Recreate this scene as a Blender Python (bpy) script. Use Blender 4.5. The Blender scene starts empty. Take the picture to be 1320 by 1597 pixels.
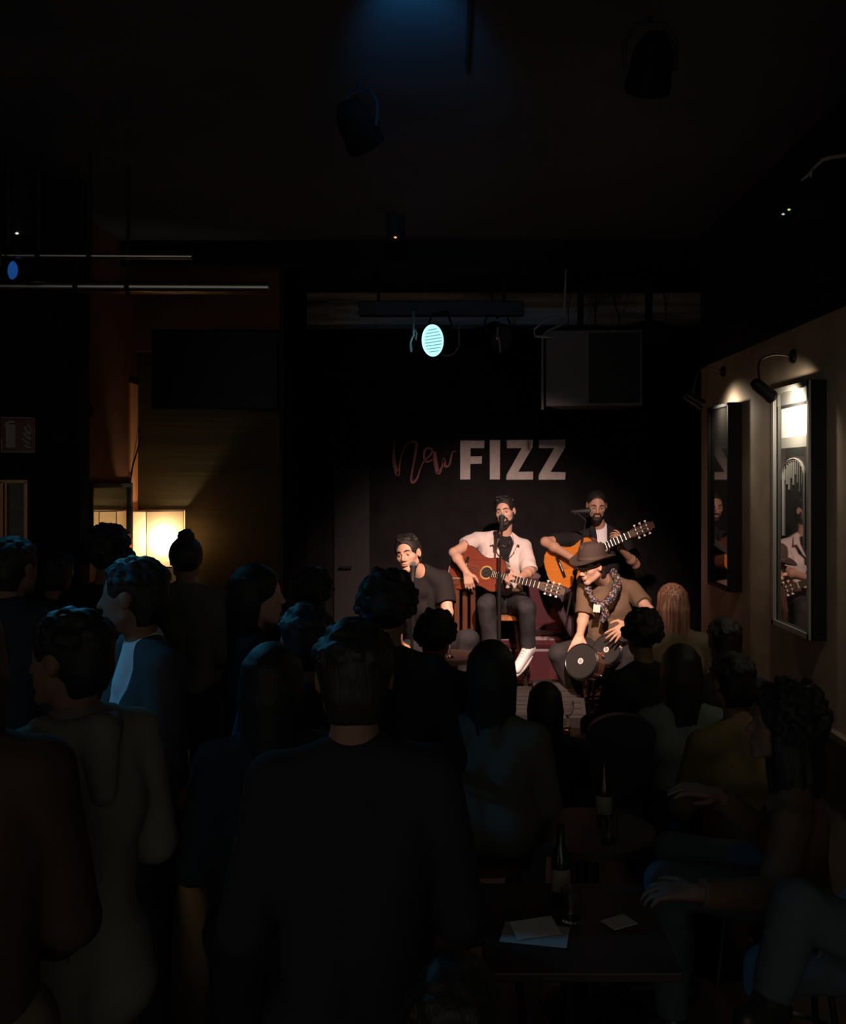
import bpy, bmesh, math, random
import numpy as np
from mathutils import Vector, Matrix

random.seed(7)
rng = np.random.default_rng(11)
C = bpy.context.scene.collection
F = 1500.0          # focal length in pixels of the 1320x1597 frame
CX, CY, CH = 697.0, 745.0, 2.05   # vanishing point of the depth axis, camera height


def P(px, py, Y):
    """the point of the place at depth Y seen at pixel (px, py)"""
    return Vector(((px - CX) * Y / F, Y, CH - (py - CY) * Y / F))


# ------------------------------------------------------------------ camera, world, exposure
cam_d = bpy.data.cameras.new('camera')
cam = bpy.data.objects.new('camera', cam_d)
C.objects.link(cam)
cam.location = (0, 0, CH)
cam.rotation_euler = (math.pi / 2, 0, 0)
cam_d.sensor_fit = 'VERTICAL'
cam_d.sensor_height = 24
cam_d.lens = 24 * F / 1597
cam_d.shift_x = (660 - CX) / 1597
cam_d.shift_y = -(798.5 - CY) / 1597
cam_d.clip_start = 0.05
cam_d.clip_end = 60
sc = bpy.context.scene
sc.camera = cam
sc.view_settings.view_transform = 'Standard'
sc.view_settings.look = 'None'
sc.view_settings.gamma = 1
sc.view_settings.exposure = 0.0
sc.view_settings.use_curve_mapping = False
sc.cycles.use_denoising = True
sc.cycles.sample_clamp_indirect = 2.0
sc.cycles.max_bounces = 8
sc.cycles.caustics_reflective = False
sc.cycles.caustics_refractive = False

w = bpy.data.worlds.new('world')
sc.world = w
w.use_nodes = True
w.node_tree.nodes['Background'].inputs[0].default_value = (1.0, 0.94, 0.84, 1)
w.node_tree.nodes['Background'].inputs[1].default_value = 0.27


def aim(o, target):
    d = Vector(target) - o.location
    o.rotation_euler = d.to_track_quat('-Z', 'Y').to_euler()


def spot(name, loc, target, power, col, size, blend, radius=0.05):
    l = bpy.data.lights.new(name, 'SPOT')
    l.energy = power
    l.color = col
    l.spot_size = math.radians(size)
    l.spot_blend = blend
    l.shadow_soft_size = radius
    o = bpy.data.objects.new(name, l)
    C.objects.link(o)
    o.location = loc
    aim(o, target)
    return o


def point(name, loc, power, col, radius=0.05):
    l = bpy.data.lights.new(name, 'POINT')
    l.energy = power
    l.color = col
    l.shadow_soft_size = radius
    o = bpy.data.objects.new(name, l)
    C.objects.link(o)
    o.location = loc
    return o


KEY = (0.75, 3.7, 3.45)
WARM = (-0.35, 4.3, 3.45)
spot('stage_key_light', KEY, (0.44, 7.7, 0.95), 1400, (1.0, 0.69, 0.58), 43, 1.0, 0.06)
spot('stage_warm_light', WARM, (0.5, 7.3, 0.6), 330, (1.0, 0.52, 0.28), 34, 1.0, 0.06)
# blue cans over the crowd
BLUE_L = P(22, 422, 5.0)
spot('blue_can_beam', BLUE_L + Vector((0.12, -0.12, -0.07)), (-1.1, 2.7, 1.5), 42, (0.1, 0.6, 1.0), 50, 0.8, 0.07)
BLUE_S = Vector((-3.3, 2.75, 3.0))
spot('side_blue_beam', BLUE_S + Vector((.1, 0, -.08)), (-1.02, 3.05, 1.45), 62, (0.06, 0.5, 1.0), 27, 1.0, 0.07)
PAR = P(675, 531, 7.2)
PAR_N = Vector((-0.73, -0.68, -0.12)).normalized()
spot('cyan_can_beam', PAR + PAR_N * 0.06, PAR + PAR_N * 2 + Vector((0.3, -.5, -1.0)), 6, (0.12, 0.6, 0.9), 60, 0.8, 0.1)
spot('ceiling_blue_beam', (-0.13, 2.93, 3.6), (-0.11, 3.78, 3.78), 34, (0.04, 0.42, 1.0), 46, 1.0, 0.04)

# ------------------------------------------------------------------ materials
_m = {}


def mat(name, col, rough=0.6, metal=0.0, spec=0.5, bump=0.0, bscale=60, ior=1.5, coat=0.0, sheen=0.0):
    if name in _m:
        return _m[name]
    m = bpy.data.materials.new(name)
    m.use_nodes = True
    nt = m.node_tree
    b = nt.nodes['Principled BSDF']
    b.inputs['Base Color'].default_value = (*col, 1)
    b.inputs['Roughness'].default_value = rough
    b.inputs['Metallic'].default_value = metal
    b.inputs['Specular IOR Level'].default_value = spec
    b.inputs['IOR'].default_value = ior
    b.inputs['Coat Weight'].default_value = coat
    b.inputs['Coat Roughness'].default_value = 0.08
    b.inputs['Sheen Weight'].default_value = sheen
    if bump:
        tc = nt.nodes.new('ShaderNodeTexCoord')
        n = nt.nodes.new('ShaderNodeTexNoise')
        n.inputs['Scale'].default_value = bscale
        n.inputs['Detail'].default_value = 4
        bp = nt.nodes.new('ShaderNodeBump')
        bp.inputs['Strength'].default_value = bump
        bp.inputs['Distance'].default_value = 0.02
        nt.links.new(tc.outputs['Object'], n.inputs['Vector'])
        nt.links.new(n.outputs['Fac'], bp.inputs['Height'])
        nt.links.new(bp.outputs['Normal'], b.inputs['Normal'])
    _m[name] = m
    return m


def ramp_mat(name, stops, scale=(4, 4, 4), rough=0.6, kind='noise', bump=0.1, detail=5, spec=0.4, coat=0.0, interp='LINEAR', gen='Object'):
    if name in _m:
        return _m[name]
    m = mat(name, stops[0][1], rough, spec=spec, coat=coat)
    nt = m.node_tree
    b = nt.nodes['Principled BSDF']
    tc = nt.nodes.new('ShaderNodeTexCoord')
    mp = nt.nodes.new('ShaderNodeMapping')
    mp.inputs['Scale'].default_value = scale
    nt.links.new(tc.outputs[gen], mp.inputs['Vector'])
    if kind == 'noise':
        t = nt.nodes.new('ShaderNodeTexNoise')
        t.inputs['Scale'].default_value = 1
        t.inputs['Detail'].default_value = detail
        o = t.outputs['Fac']
    elif kind == 'voronoi':
        t = nt.nodes.new('ShaderNodeTexVoronoi')
        t.inputs['Scale'].default_value = 1
        sp = nt.nodes.new('ShaderNodeSeparateColor')
        nt.links.new(t.outputs['Color'], sp.inputs[0])
        o = sp.outputs[0]
    else:
        t = nt.nodes.new('ShaderNodeTexWave')
        t.bands_direction = kind
        t.inputs['Scale'].default_value = 1
        t.inputs['Distortion'].default_value = 2.5
        t.inputs['Detail'].default_value = 3
        o = t.outputs['Fac']
    nt.links.new(mp.outputs[0], t.inputs['Vector'])
    r = nt.nodes.new('ShaderNodeValToRGB')
    r.color_ramp.interpolation = interp
    e = r.color_ramp.elements
    while len(e) < len(stops):
        e.new(0.5)
    for i, (p, c) in enumerate(stops):
        e[i].position = p
        e[i].color = (*c, 1)
    nt.links.new(o, r.inputs[0])
    nt.links.new(r.outputs[0], b.inputs['Base Color'])
    if bump:
        bp = nt.nodes.new('ShaderNodeBump')
        bp.inputs['Strength'].default_value = bump
        bp.inputs['Distance'].default_value = 0.02
        nt.links.new(o, bp.inputs['Height'])
        nt.links.new(bp.outputs['Normal'], b.inputs['Normal'])
    return m


def emit(name, col, strength):
    if name in _m:
        return _m[name]
    m = bpy.data.materials.new(name)
    m.use_nodes = True
    nt = m.node_tree
    b = nt.nodes['Principled BSDF']
    b.inputs['Base Color'].default_value = (0.1, 0.1, 0.1, 1)
    b.inputs['Emission Color'].default_value = (*col, 1)
    b.inputs['Emission Strength'].default_value = strength
    _m[name] = m
    return m


def glass(name='clear_glass', col=(1, 1, 1)):
    if name in _m:
        return _m[name]
    m = mat(name, col, 0.03)
    m.node_tree.nodes['Principled BSDF'].inputs['Transmission Weight'].default_value = 1.0
    return m


BLACK = mat('black_paint', (0.015, 0.015, 0.015), 0.8, spec=.15)
METAL = mat('black_metal', (0.03, 0.03, 0.032), 0.3, 0.6)
CHROME = mat('chrome', (0.75, 0.74, 0.72), 0.15, 1.0)

# ------------------------------------------------------------------ object helpers


def tag(o, label=None, cat=None, group=None, kind=None):
    if label:
        o['label'] = label
    if cat:
        o['category'] = cat
    if group:
        o['group'] = group
    if kind:
        o['kind'] = kind
    return o


def thing(name, loc, label, cat, group=None):
    o = bpy.data.objects.new(name, None)
    o.empty_display_size = 0.1
    o.location = loc
    C.objects.link(o)
    return tag(o, label, cat, group)


def link(name, me, m, parent=None, smooth=False):
    if smooth:
        me.shade_smooth()
    if m is not None:
        me.materials.append(m)
    o = bpy.data.objects.new(name, me)
    C.objects.link(o)
    if parent is not None:
        o.parent = parent
        # world-space meshes under placed empties
        root = parent
        off = Vector((0, 0, 0))
        while root is not None:
            off += root.location
            root = root.parent
        o.location = -off if not o.get('_l') else (0, 0, 0)
    return o


class MB:
    """collects shapes in world coordinates and links them as one mesh object"""

    def __init__(s):
        s.bm = bmesh.new()

    def box(s, c, size, R=None, bev=0.0):
        r = bmesh.ops.create_cube(s.bm, size=1)
        vs = r['verts']
        M = Matrix.Translation(c) @ ((R.to_4x4() if R else Matrix()) @ Matrix.Diagonal((*size, 1)))
        bmesh.ops.transform(s.bm, matrix=M, verts=vs)
        if bev:
            es = list({e for v in vs for e in v.link_edges})
            bmesh.ops.bevel(s.bm, geom=es, offset=bev, segments=2, affect='EDGES', profile=0.5)
        return s

    def tube(s, pts, r, seg=10, cap=True):
        pts = [Vector(p) for p in pts]
        n = len(pts)
        rs = r if isinstance(r, (list, tuple)) else [r] * n
        rings = []
        ref = None
        for i, p in enumerate(pts):
            t = (pts[min(i + 1, n - 1)] - pts[max(i - 1, 0)]).normalized()
            if ref is None:
                ref = t.orthogonal().normalized()
            ref = (ref - t * ref.dot(t)).normalized()
            b = t.cross(ref)
            rings.append([s.bm.verts.new(p + (ref * math.cos(2 * math.pi * k / seg) + b * math.sin(2 * math.pi * k / seg)) * rs[i]) for k in range(seg)])
        for a, b in zip(rings, rings[1:]):
            for k in range(seg):
                s.bm.faces.new((a[k], a[(k + 1) % seg], b[(k + 1) % seg], b[k]))
        if cap:
            s.bm.faces.new(rings[0][::-1])
            s.bm.faces.new(rings[-1])
        return s

    def lathe(s, prof, c, R=None, seg=32, sx=1, sy=1):
        """prof: list of (radius, z)"""
        R = R or Matrix.Identity(3)
        c = Vector(c)
        rings = []
        for r, z in prof:
            if r <= 1e-5:
                rings.append([s.bm.verts.new(c + R @ Vector((0, 0, z)))])
            else:
                rings.append([s.bm.verts.new(c + R @ Vector((r * sx * math.cos(2 * math.pi * k / seg), r * sy * math.sin(2 * math.pi * k / seg), z))) for k in range(seg)])
        for a, b in zip(rings, rings[1:]):
            if len(a) == 1 and len(b) == 1:
                continue
            for k in range(seg):
                k2 = (k + 1) % seg
                if len(a) == 1:
                    s.bm.faces.new((a[0], b[k2], b[k]))
                elif len(b) == 1:
                    s.bm.faces.new((a[k], a[k2], b[0]))
                else:
                    s.bm.faces.new((a[k], a[k2], b[k2], b[k]))
        return s

    def prism(s, pts, off):
        """closed outline pts extruded by the vector off"""
        off = Vector(off)
        a = [s.bm.verts.new(Vector(p)) for p in pts]
        b = [s.bm.verts.new(Vector(p) + off) for p in pts]
        n = len(a)
        s.bm.faces.new(a[::-1])
        s.bm.faces.new(b)
        for k in range(n):
            s.bm.faces.new((a[k], a[(k + 1) % n], b[(k + 1) % n], b[k]))
        return s

    def obj(s, name, m, parent=None, smooth=False):
        bmesh.ops.recalc_face_normals(s.bm, faces=s.bm.faces)
        me = bpy.data.meshes.new(name)
        s.bm.to_mesh(me)
        s.bm.free()
        if smooth:
            me.shade_smooth()
            try:
                me.set_sharp_from_angle(angle=math.radians(40))
            except Exception:
                pass
        return link(name, me, m, parent)


def axes(z, x=None):
    """rotation whose local z is z and local x near x"""
    z = Vector(z).normalized()
    x = Vector(x) if x is not None else z.orthogonal()
    x = (x - z * x.dot(z)).normalized()
    y = z.cross(x)
    return Matrix((x, y, z)).transposed()


def struct(o, label=None):
    o['kind'] = 'structure'
    if label:
        o['label'] = label
    return o


# ------------------------------------------------------------------ organic surfaces: a distance field and surface nets
class Field:
    def __init__(s, lo, hi, h):
        s.h = h
        s.lo = np.array(lo, float)
        n = np.ceil((np.array(hi) - s.lo) / h).astype(int) + 1
        s.n = n
        s.g = np.full(n, 0.2, np.float32)
        s.ax = [(s.lo[i] + h * np.arange(n[i])).astype(np.float32) for i in range(3)]

    def _sub(s, lo, hi):
        a = np.clip(np.floor((np.array(lo) - s.lo) / s.h).astype(int), 0, s.n)
        b = np.clip(np.ceil((np.array(hi) - s.lo) / s.h).astype(int) + 1, 0, s.n)
        if (b <= a).any():
            return None, None
        sl = tuple(slice(a[i], b[i]) for i in range(3))
        X = s.ax[0][sl[0]][:, None, None]
        Y = s.ax[1][sl[1]][None, :, None]
        Z = s.ax[2][sl[2]][None, None, :]
        return sl, (X, Y, Z)

    def _put(s, sl, d, k, sub):
        g = s.g[sl]
        if sub:
            d = -d
            if k > 0:
                hh = np.clip(0.5 - 0.5 * (d - g) / k, 0, 1)
                s.g[sl] = g * hh + d * (1 - hh) + k * hh * (1 - hh)
            else:
                s.g[sl] = np.maximum(g, d)
        else:
            if k > 0:
                hh = np.clip(0.5 + 0.5 * (g - d) / k, 0, 1)
                s.g[sl] = (g + (d - g) * hh - k * hh * (1 - hh)).astype(np.float32)
            else:
                s.g[sl] = np.minimum(g, d)

    def cone(s, a, b, ra, rb, k=0.02, sub=False):
        a = np.array(a, np.float32)
        b = np.array(b, np.float32)
        m = max(ra, rb) + k + 3 * s.h
        sl, G = s._sub(np.minimum(a, b) - m, np.maximum(a, b) + m)
        if sl is None:
            return s
        ab = b - a
        L = max((ab ** 2).sum(), 1e-9)
        px, py, pz = G[0] - a[0], G[1] - a[1], G[2] - a[2]
        t = np.clip((px * ab[0] + py * ab[1] + pz * ab[2]) / L, 0, 1)
        d = np.sqrt((px - t * ab[0]) ** 2 + (py - t * ab[1]) ** 2 + (pz - t * ab[2]) ** 2) - (ra + (rb - ra) * t)
        s._put(sl, d, k, sub)
        return s

    def ell(s, c, r, R=None, k=0.015, sub=False):
        c = np.array(c, np.float32)
        m = max(r) + k + 3 * s.h
        sl, G = s._sub(c - m, c + m)
        if sl is None:
            return s
        px, py, pz = G[0] - c[0], G[1] - c[1], G[2] - c[2]
        if R is not None:
            A = np.array(R.transposed(), np.float32)
            px, py, pz = (A[0, 0] * px + A[0, 1] * py + A[0, 2] * pz, A[1, 0] * px + A[1, 1] * py + A[1, 2] * pz, A[2, 0] * px + A[2, 1] * py + A[2, 2] * pz)
        k0 = np.sqrt((px / r[0]) ** 2 + (py / r[1]) ** 2 + (pz / r[2]) ** 2)
        k1 = np.sqrt((px / r[0] ** 2) ** 2 + (py / r[1] ** 2) ** 2 + (pz / r[2] ** 2) ** 2)
        d = k0 * (k0 - 1) / np.maximum(k1, 1e-6)
        s._put(sl, d, k, sub)
        return s

    def cut(s, p, n, c=None, rad=0.3, k=0.0):
        """remove what lies beyond the plane (p, normal n), only within rad of c"""
        p = np.array(p, float)
        n = np.array(Vector(n).normalized())
        c = p if c is None else np.array(c, float)
        sl, G = s._sub(c - rad, c + rad)
        if sl is None:
            return s
        d = -((G[0] - p[0]) * n[0] + (G[1] - p[1]) * n[1] + (G[2] - p[2]) * n[2])
        dd = np.sqrt((G[0] - c[0]) ** 2 + (G[1] - c[1]) ** 2 + (G[2] - c[2]) ** 2) - rad
        d = np.maximum(d, dd)
        s._put(sl, d, k, True)
        return s

    def ripple(s, amp, freq, seed=0):
        """gentle cloth folds"""
        r = np.random.default_rng(seed)
        I = np.nonzero(np.abs(s.g) < s.h * 3)
        X, Y, Z = (s.ax[i][I[i]] for i in range(3))
        tot = 0
        for _ in range(4):
            f = r.normal(size=3) * freq
            ph = r.uniform(0, 6.28)
            tot = tot + np.sin(f[0] * X + f[1] * Y + f[2] * Z + ph + 1.3 * np.sin(f[1] * X * 0.6 + f[2] * Y * 0.6 + f[0] * Z * 0.6))
        s.g[I] += (amp * tot / 2).astype(np.float32)
        return s

    def mesh(s, name, smooth_it=1):
        g = s.g
        g[0], g[-1], g[:, 0], g[:, -1], g[:, :, 0], g[:, :, -1] = .1, .1, .1, .1, .1, .1
        neg = g < 0
        n = g.shape
        c = neg[:-1, :-1, :-1].astype(np.int8)
        cnt = np.zeros(c.shape, np.int8)
        for i in (0, 1):
            for j in (0, 1):
                for k in (0, 1):
                    cnt += neg[i:n[0] - 1 + i, j:n[1] - 1 + j, k:n[2] - 1 + k]
        act = (cnt > 0) & (cnt < 8)
        ci = np.argwhere(act)
        if len(ci) == 0:
            return bpy.data.meshes.new(name)
        idx = np.full(act.shape, -1, np.int32)
        idx[act] = np.arange(len(ci))
        acc = np.zeros((len(ci), 3))
        num = np.zeros(len(ci))
        cor = [(i, j, k) for i in (0, 1) for j in (0, 1) for k in (0, 1)]
        val = {q: g[ci[:, 0] + q[0], ci[:, 1] + q[1], ci[:, 2] + q[2]].astype(float) for q in cor}
        for q in cor:
            for ax in range(3):
                if q[ax] == 0:
                    q2 = list(q)
                    q2[ax] = 1
                    q2 = tuple(q2)
                    a, b = val[q], val[q2]
                    m = (a < 0) != (b < 0)
                    t = np.where(m, a / np.where(m, a - b, 1), 0)
                    pt = np.tile(np.array(q, float), (len(ci), 1))
                    pt[:, ax] += t
                    acc[m] += pt[m]
                    num[m] += 1
        v = (ci + acc / num[:, None]) * s.h + s.lo
        quads = []
        for ax in range(3):
            o = [i for i in range(3) if i != ax]
            sa = [slice(None)] * 3
            sb = [slice(None)] * 3
            sa[ax] = slice(0, n[ax] - 1)
            sb[ax] = slice(1, n[ax])
            ch = neg[tuple(sa)] != neg[tuple(sb)]
            e = np.argwhere(ch)
            e = e[(e[:, o[0]] > 0) & (e[:, o[1]] > 0) & (e[:, o[0]] < n[o[0]] - 1) & (e[:, o[1]] < n[o[1]] - 1)]
            fl = neg[e[:, 0], e[:, 1], e[:, 2]]
            q = []
            for d0, d1 in ((0, 0), (1, 0), (1, 1), (0, 1)):
                t = e.copy()
                t[:, o[0]] -= d0
                t[:, o[1]] -= d1
                q.append(idx[t[:, 0], t[:, 1], t[:, 2]])
            q = np.stack(q, 1)
            if ax == 1:
                fl = ~fl
            q[~fl] = q[~fl][:, ::-1]
            # seen from outside, counter-clockwise
            quads.append(q[:, ::-1] if True else q)
        q = np.concatenate(quads)
        q = q[(q >= 0).all(1)]
        for _ in range(smooth_it):
            acc = np.zeros_like(v)
            num = np.zeros(len(v))
            for a, b in ((0, 1), (1, 2), (2, 3), (3, 0)):
                np.add.at(acc, q[:, a], v[q[:, b]])
                np.add.at(num, q[:, a], 1)
                np.add.at(acc, q[:, b], v[q[:, a]])
                np.add.at(num, q[:, b], 1)
            v = v * 0.5 + 0.5 * acc / np.maximum(num, 1)[:, None]
        me = bpy.data.meshes.new(name)
        me.vertices.add(len(v))
        me.vertices.foreach_set('co', v.astype(np.float32).ravel())
        me.loops.add(len(q) * 4)
        me.loops.foreach_set('vertex_index', q.astype(np.int32).ravel())
        me.polygons.add(len(q))
        me.polygons.foreach_set('loop_start', np.arange(0, len(q) * 4, 4, dtype=np.int32))
        me.update(calc_edges=True)
        me.validate()
        me.shade_smooth()
        return me

    def obj(s, name, m, parent=None, smooth_it=1):
        return link(name, s.mesh(name, smooth_it), m, parent)

# ------------------------------------------------------------------ people
SKIN = mat('skin_light', (0.56, 0.33, 0.235), 0.5, spec=0.35, bump=0.03, bscale=300)
SKIN_D = mat('skin_tan', (0.42, 0.235, 0.16), 0.5, spec=0.35, bump=0.03, bscale=300)
HAIR_BLACK = ramp_mat('hair_black', [(.3, (0.007, 0.006, 0.006)), (.7, (0.02, 0.017, 0.015))], (220, 220, 14), 0.55, bump=0.25, spec=.35)
HAIR_DARK = ramp_mat('hair_dark_brown', [(.3, (0.012, 0.008, 0.006)), (.7, (0.035, 0.022, 0.016))], (220, 220, 14), 0.55, bump=0.25, spec=.35)
HAIR_GREY = mat('hair_greying', (0.11, 0.1, 0.09), 0.6, bump=0.35, bscale=180)
HAIR_AUBURN = ramp_mat('hair_auburn', [(0.3, (0.1, 0.035, 0.025)), (0.52, (0.3, 0.14, 0.09)), (0.72, (0.6, 0.38, 0.24))], (75, 75, 3), 0.38, bump=0.3, spec=0.6)
EYE_W = mat('eye', (0.3, 0.24, 0.22), 0.35)
EYE_I = mat('iris', (0.02, 0.012, 0.008), 0.4)
LIP = mat('lips', (0.36, 0.13, 0.11), 0.4)
SHOE_B = mat('shoe_black', (0.02, 0.02, 0.02), 0.4)


def basis(f, up=(0, 0, 1)):
    """columns: right, forward, up"""
    f = Vector(f).normalized()
    u = Vector(up)
    u = (u - f * u.dot(f)).normalized()
    return Matrix((f.cross(u), f, u)).transposed()


def head_field(fd, c, H, s=1.0, fine=True):
    T = lambda x, y, z: c + H @ Vector((x, y, z)) * s
    q = lambda *r: tuple(v * s for v in r)
    fd.ell(T(0, -.012, .035), q(.076, .097, .086), H, 0)
    fd.ell(T(0, .03, -.02), q(.062, .064, .088), H, .03)
    fd.cone(T(-.05, .005, -.055), T(-.012, .07, -.098), .02 * s, .017 * s, .02)
    fd.cone(T(.05, .005, -.055), T(.012, .07, -.098), .02 * s, .017 * s, .02)
    fd.ell(T(0, .074, -.1), q(.022, .017, .016), H, .018)
    if fine:
        for x in (-1, 1):
            fd.ell(T(x * .042, .055, -.018), q(.02, .024, .018), H, .02)
            fd.ell(T(x * .033, .101, .0), q(.019, .019, .0125), H, .012, True)
            fd.ell(T(x * .031, .074, .001), q(.0155, .0145, .013), H, .004)
            fd.cone(T(x * .012, .09, .018), T(x * .044, .078, .021), .009 * s, .008 * s, .01)
            fd.ell(T(x * .013, .098, -.036), q(.009, .011, .008), H, .006)
            fd.ell(T(x * .078, -.006, .002), q(.009, .019, .032), H @ Matrix.Rotation(x * .25, 3, 'Z'), .006)
            fd.ell(T(x * .085, .002, .004), q(.006, .011, .02), H, .004, True)
        fd.cone(T(0, .088, .012), T(0, .112, -.028), .0085 * s, .0125 * s, .01)
        fd.ell(T(0, .094, -.062), q(.024, .012, .013), H, .01)
        fd.cone(T(-.019, .094, -.057), T(.019, .094, -.057), .0055 * s, .0055 * s, .004)
        fd.cone(T(-.016, .093, -.07), T(.016, .093, -.07), .0065 * s, .0065 * s, .004)
        fd.cone(T(-.021, .105, -.0635), T(.021, .105, -.0635), .0028 * s, .0028 * s, .003, True)
    else:
        fd.cone(T(0, .085, .012), T(0, .108, -.028), .009 * s, .013 * s, .012)
        for x in (-1, 1):
            fd.ell(T(x * .033, .101, .0), q(.019, .019, .0125), H, .012, True)
            fd.ell(T(x * .078, -.006, .002), q(.01, .019, .032), H, .006)
        fd.ell(T(0, .09, -.063), q(.023, .013, .013), H, .01)


def hand_field(fd, w, d, n, side, s=1.0, curl=(20, 30, 20), spread=4, thumb=(0.55, 0.75, 0.1), curls=None):
    """palm from wrist w along d, palm facing n, thumb on side"""
    d = Vector(d).normalized()
    n = Vector(n)
    n = (n - d * n.dot(d)).normalized()
    sd = d.cross(n).normalized()
    sd = sd if sd.dot(Vector(side)) > 0 else -sd
    tips = []
    for i in range(4):
        o = (1.5 - i) * .0195 * s
        base = w + sd * o * .62 + d * .012 * s
        kn = w + sd * o + d * (.088 - abs(i - 1.2) * .004) * s
        fd.cone(base, kn, .0135 * s, .0112 * s, .012 * s)
        L = (.041, .046, .043, .034)[i] * s
        a = math.radians((1.5 - i) * spread)
        dr = (d * math.cos(a) + sd * math.sin(a)).normalized()
        p = kn
        cc = curls[i] if curls else curl
        ang = 0
        for j, (l, r0, r1) in enumerate(((1, .0098, .0088), (.62, .0088, .0078), (.5, .0078, .0064))):
            ang += math.radians(cc[j])
            dd = dr * math.cos(ang) + n * math.sin(ang)
            p2 = p + dd * L * l
            fd.cone(p, p2, r0 * s, r1 * s, .003 * s)
            p = p2
        tips.append(p)
    tb = w + d * .022 * s + sd * .022 * s
    t1 = tb + (d * thumb[0] + sd * thumb[1] + n * thumb[2]).normalized() * .042 * s
    t2 = t1 + (d * (thumb[0] + .45) + sd * thumb[1] * .55 + n * (thumb[2] + .15)).normalized() * .032 * s
    t3 = t2 + (d * (thumb[0] + .8) + sd * thumb[1] * .3 + n * (thumb[2] + .2)).normalized() * .024 * s
    fd.cone(tb, t1, .0165 * s, .012 * s, .01 * s)
    fd.cone(t1, t2, .0115 * s, .0098 * s, .003 * s)
    fd.cone(t2, t3, .0098 * s, .0075 * s, .003 * s)
    return tips


def torso_field(fd, J, s, o, hem=None):
    """o: how much cloth stands off the body"""
    rt = (J['shR'] - J['shL']).normalized()
    hr = (J['hipR'] - J['hipL']).normalized()
    sh = (J['shR'] + J['shL']) / 2
    pel = (J['hipR'] + J['hipL']) / 2
    up = (sh - pel).normalized()
    wid = (J['shR'] - J['shL']).length / 2
    ch = pel.lerp(sh, .68)
    wa = pel.lerp(sh, .3)
    g = J.get('girth', 1.0)
    fw = rt.cross(up)
    fw = -fw if fw.dot(J['fwd']) < 0 else fw
    for x in (-1, 1):
        fd.cone(wa + hr * x * .055 * s * g, ch + rt * x * .07 * s * g, (.085 * g) * s + o, (.098 * g) * s + o, .03)
        fd.cone(pel + hr * x * .06 * s * g, wa + hr * x * .055 * s * g, (.095 * g) * s + o, (.085 * g) * s + o, .03)
        e = J['shR'] if x > 0 else J['shL']
        fd.cone(ch + rt * x * .075 * s, sh + rt * x * wid * .62 - up * .015 * s, .09 * s * g + o, .058 * s + o, .03)
        fd.cone(J['neck'] + rt * x * .03 * s - up * .0 * s, e - rt * x * .02 * s, .045 * s + o, .047 * s + o, .03)


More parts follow.
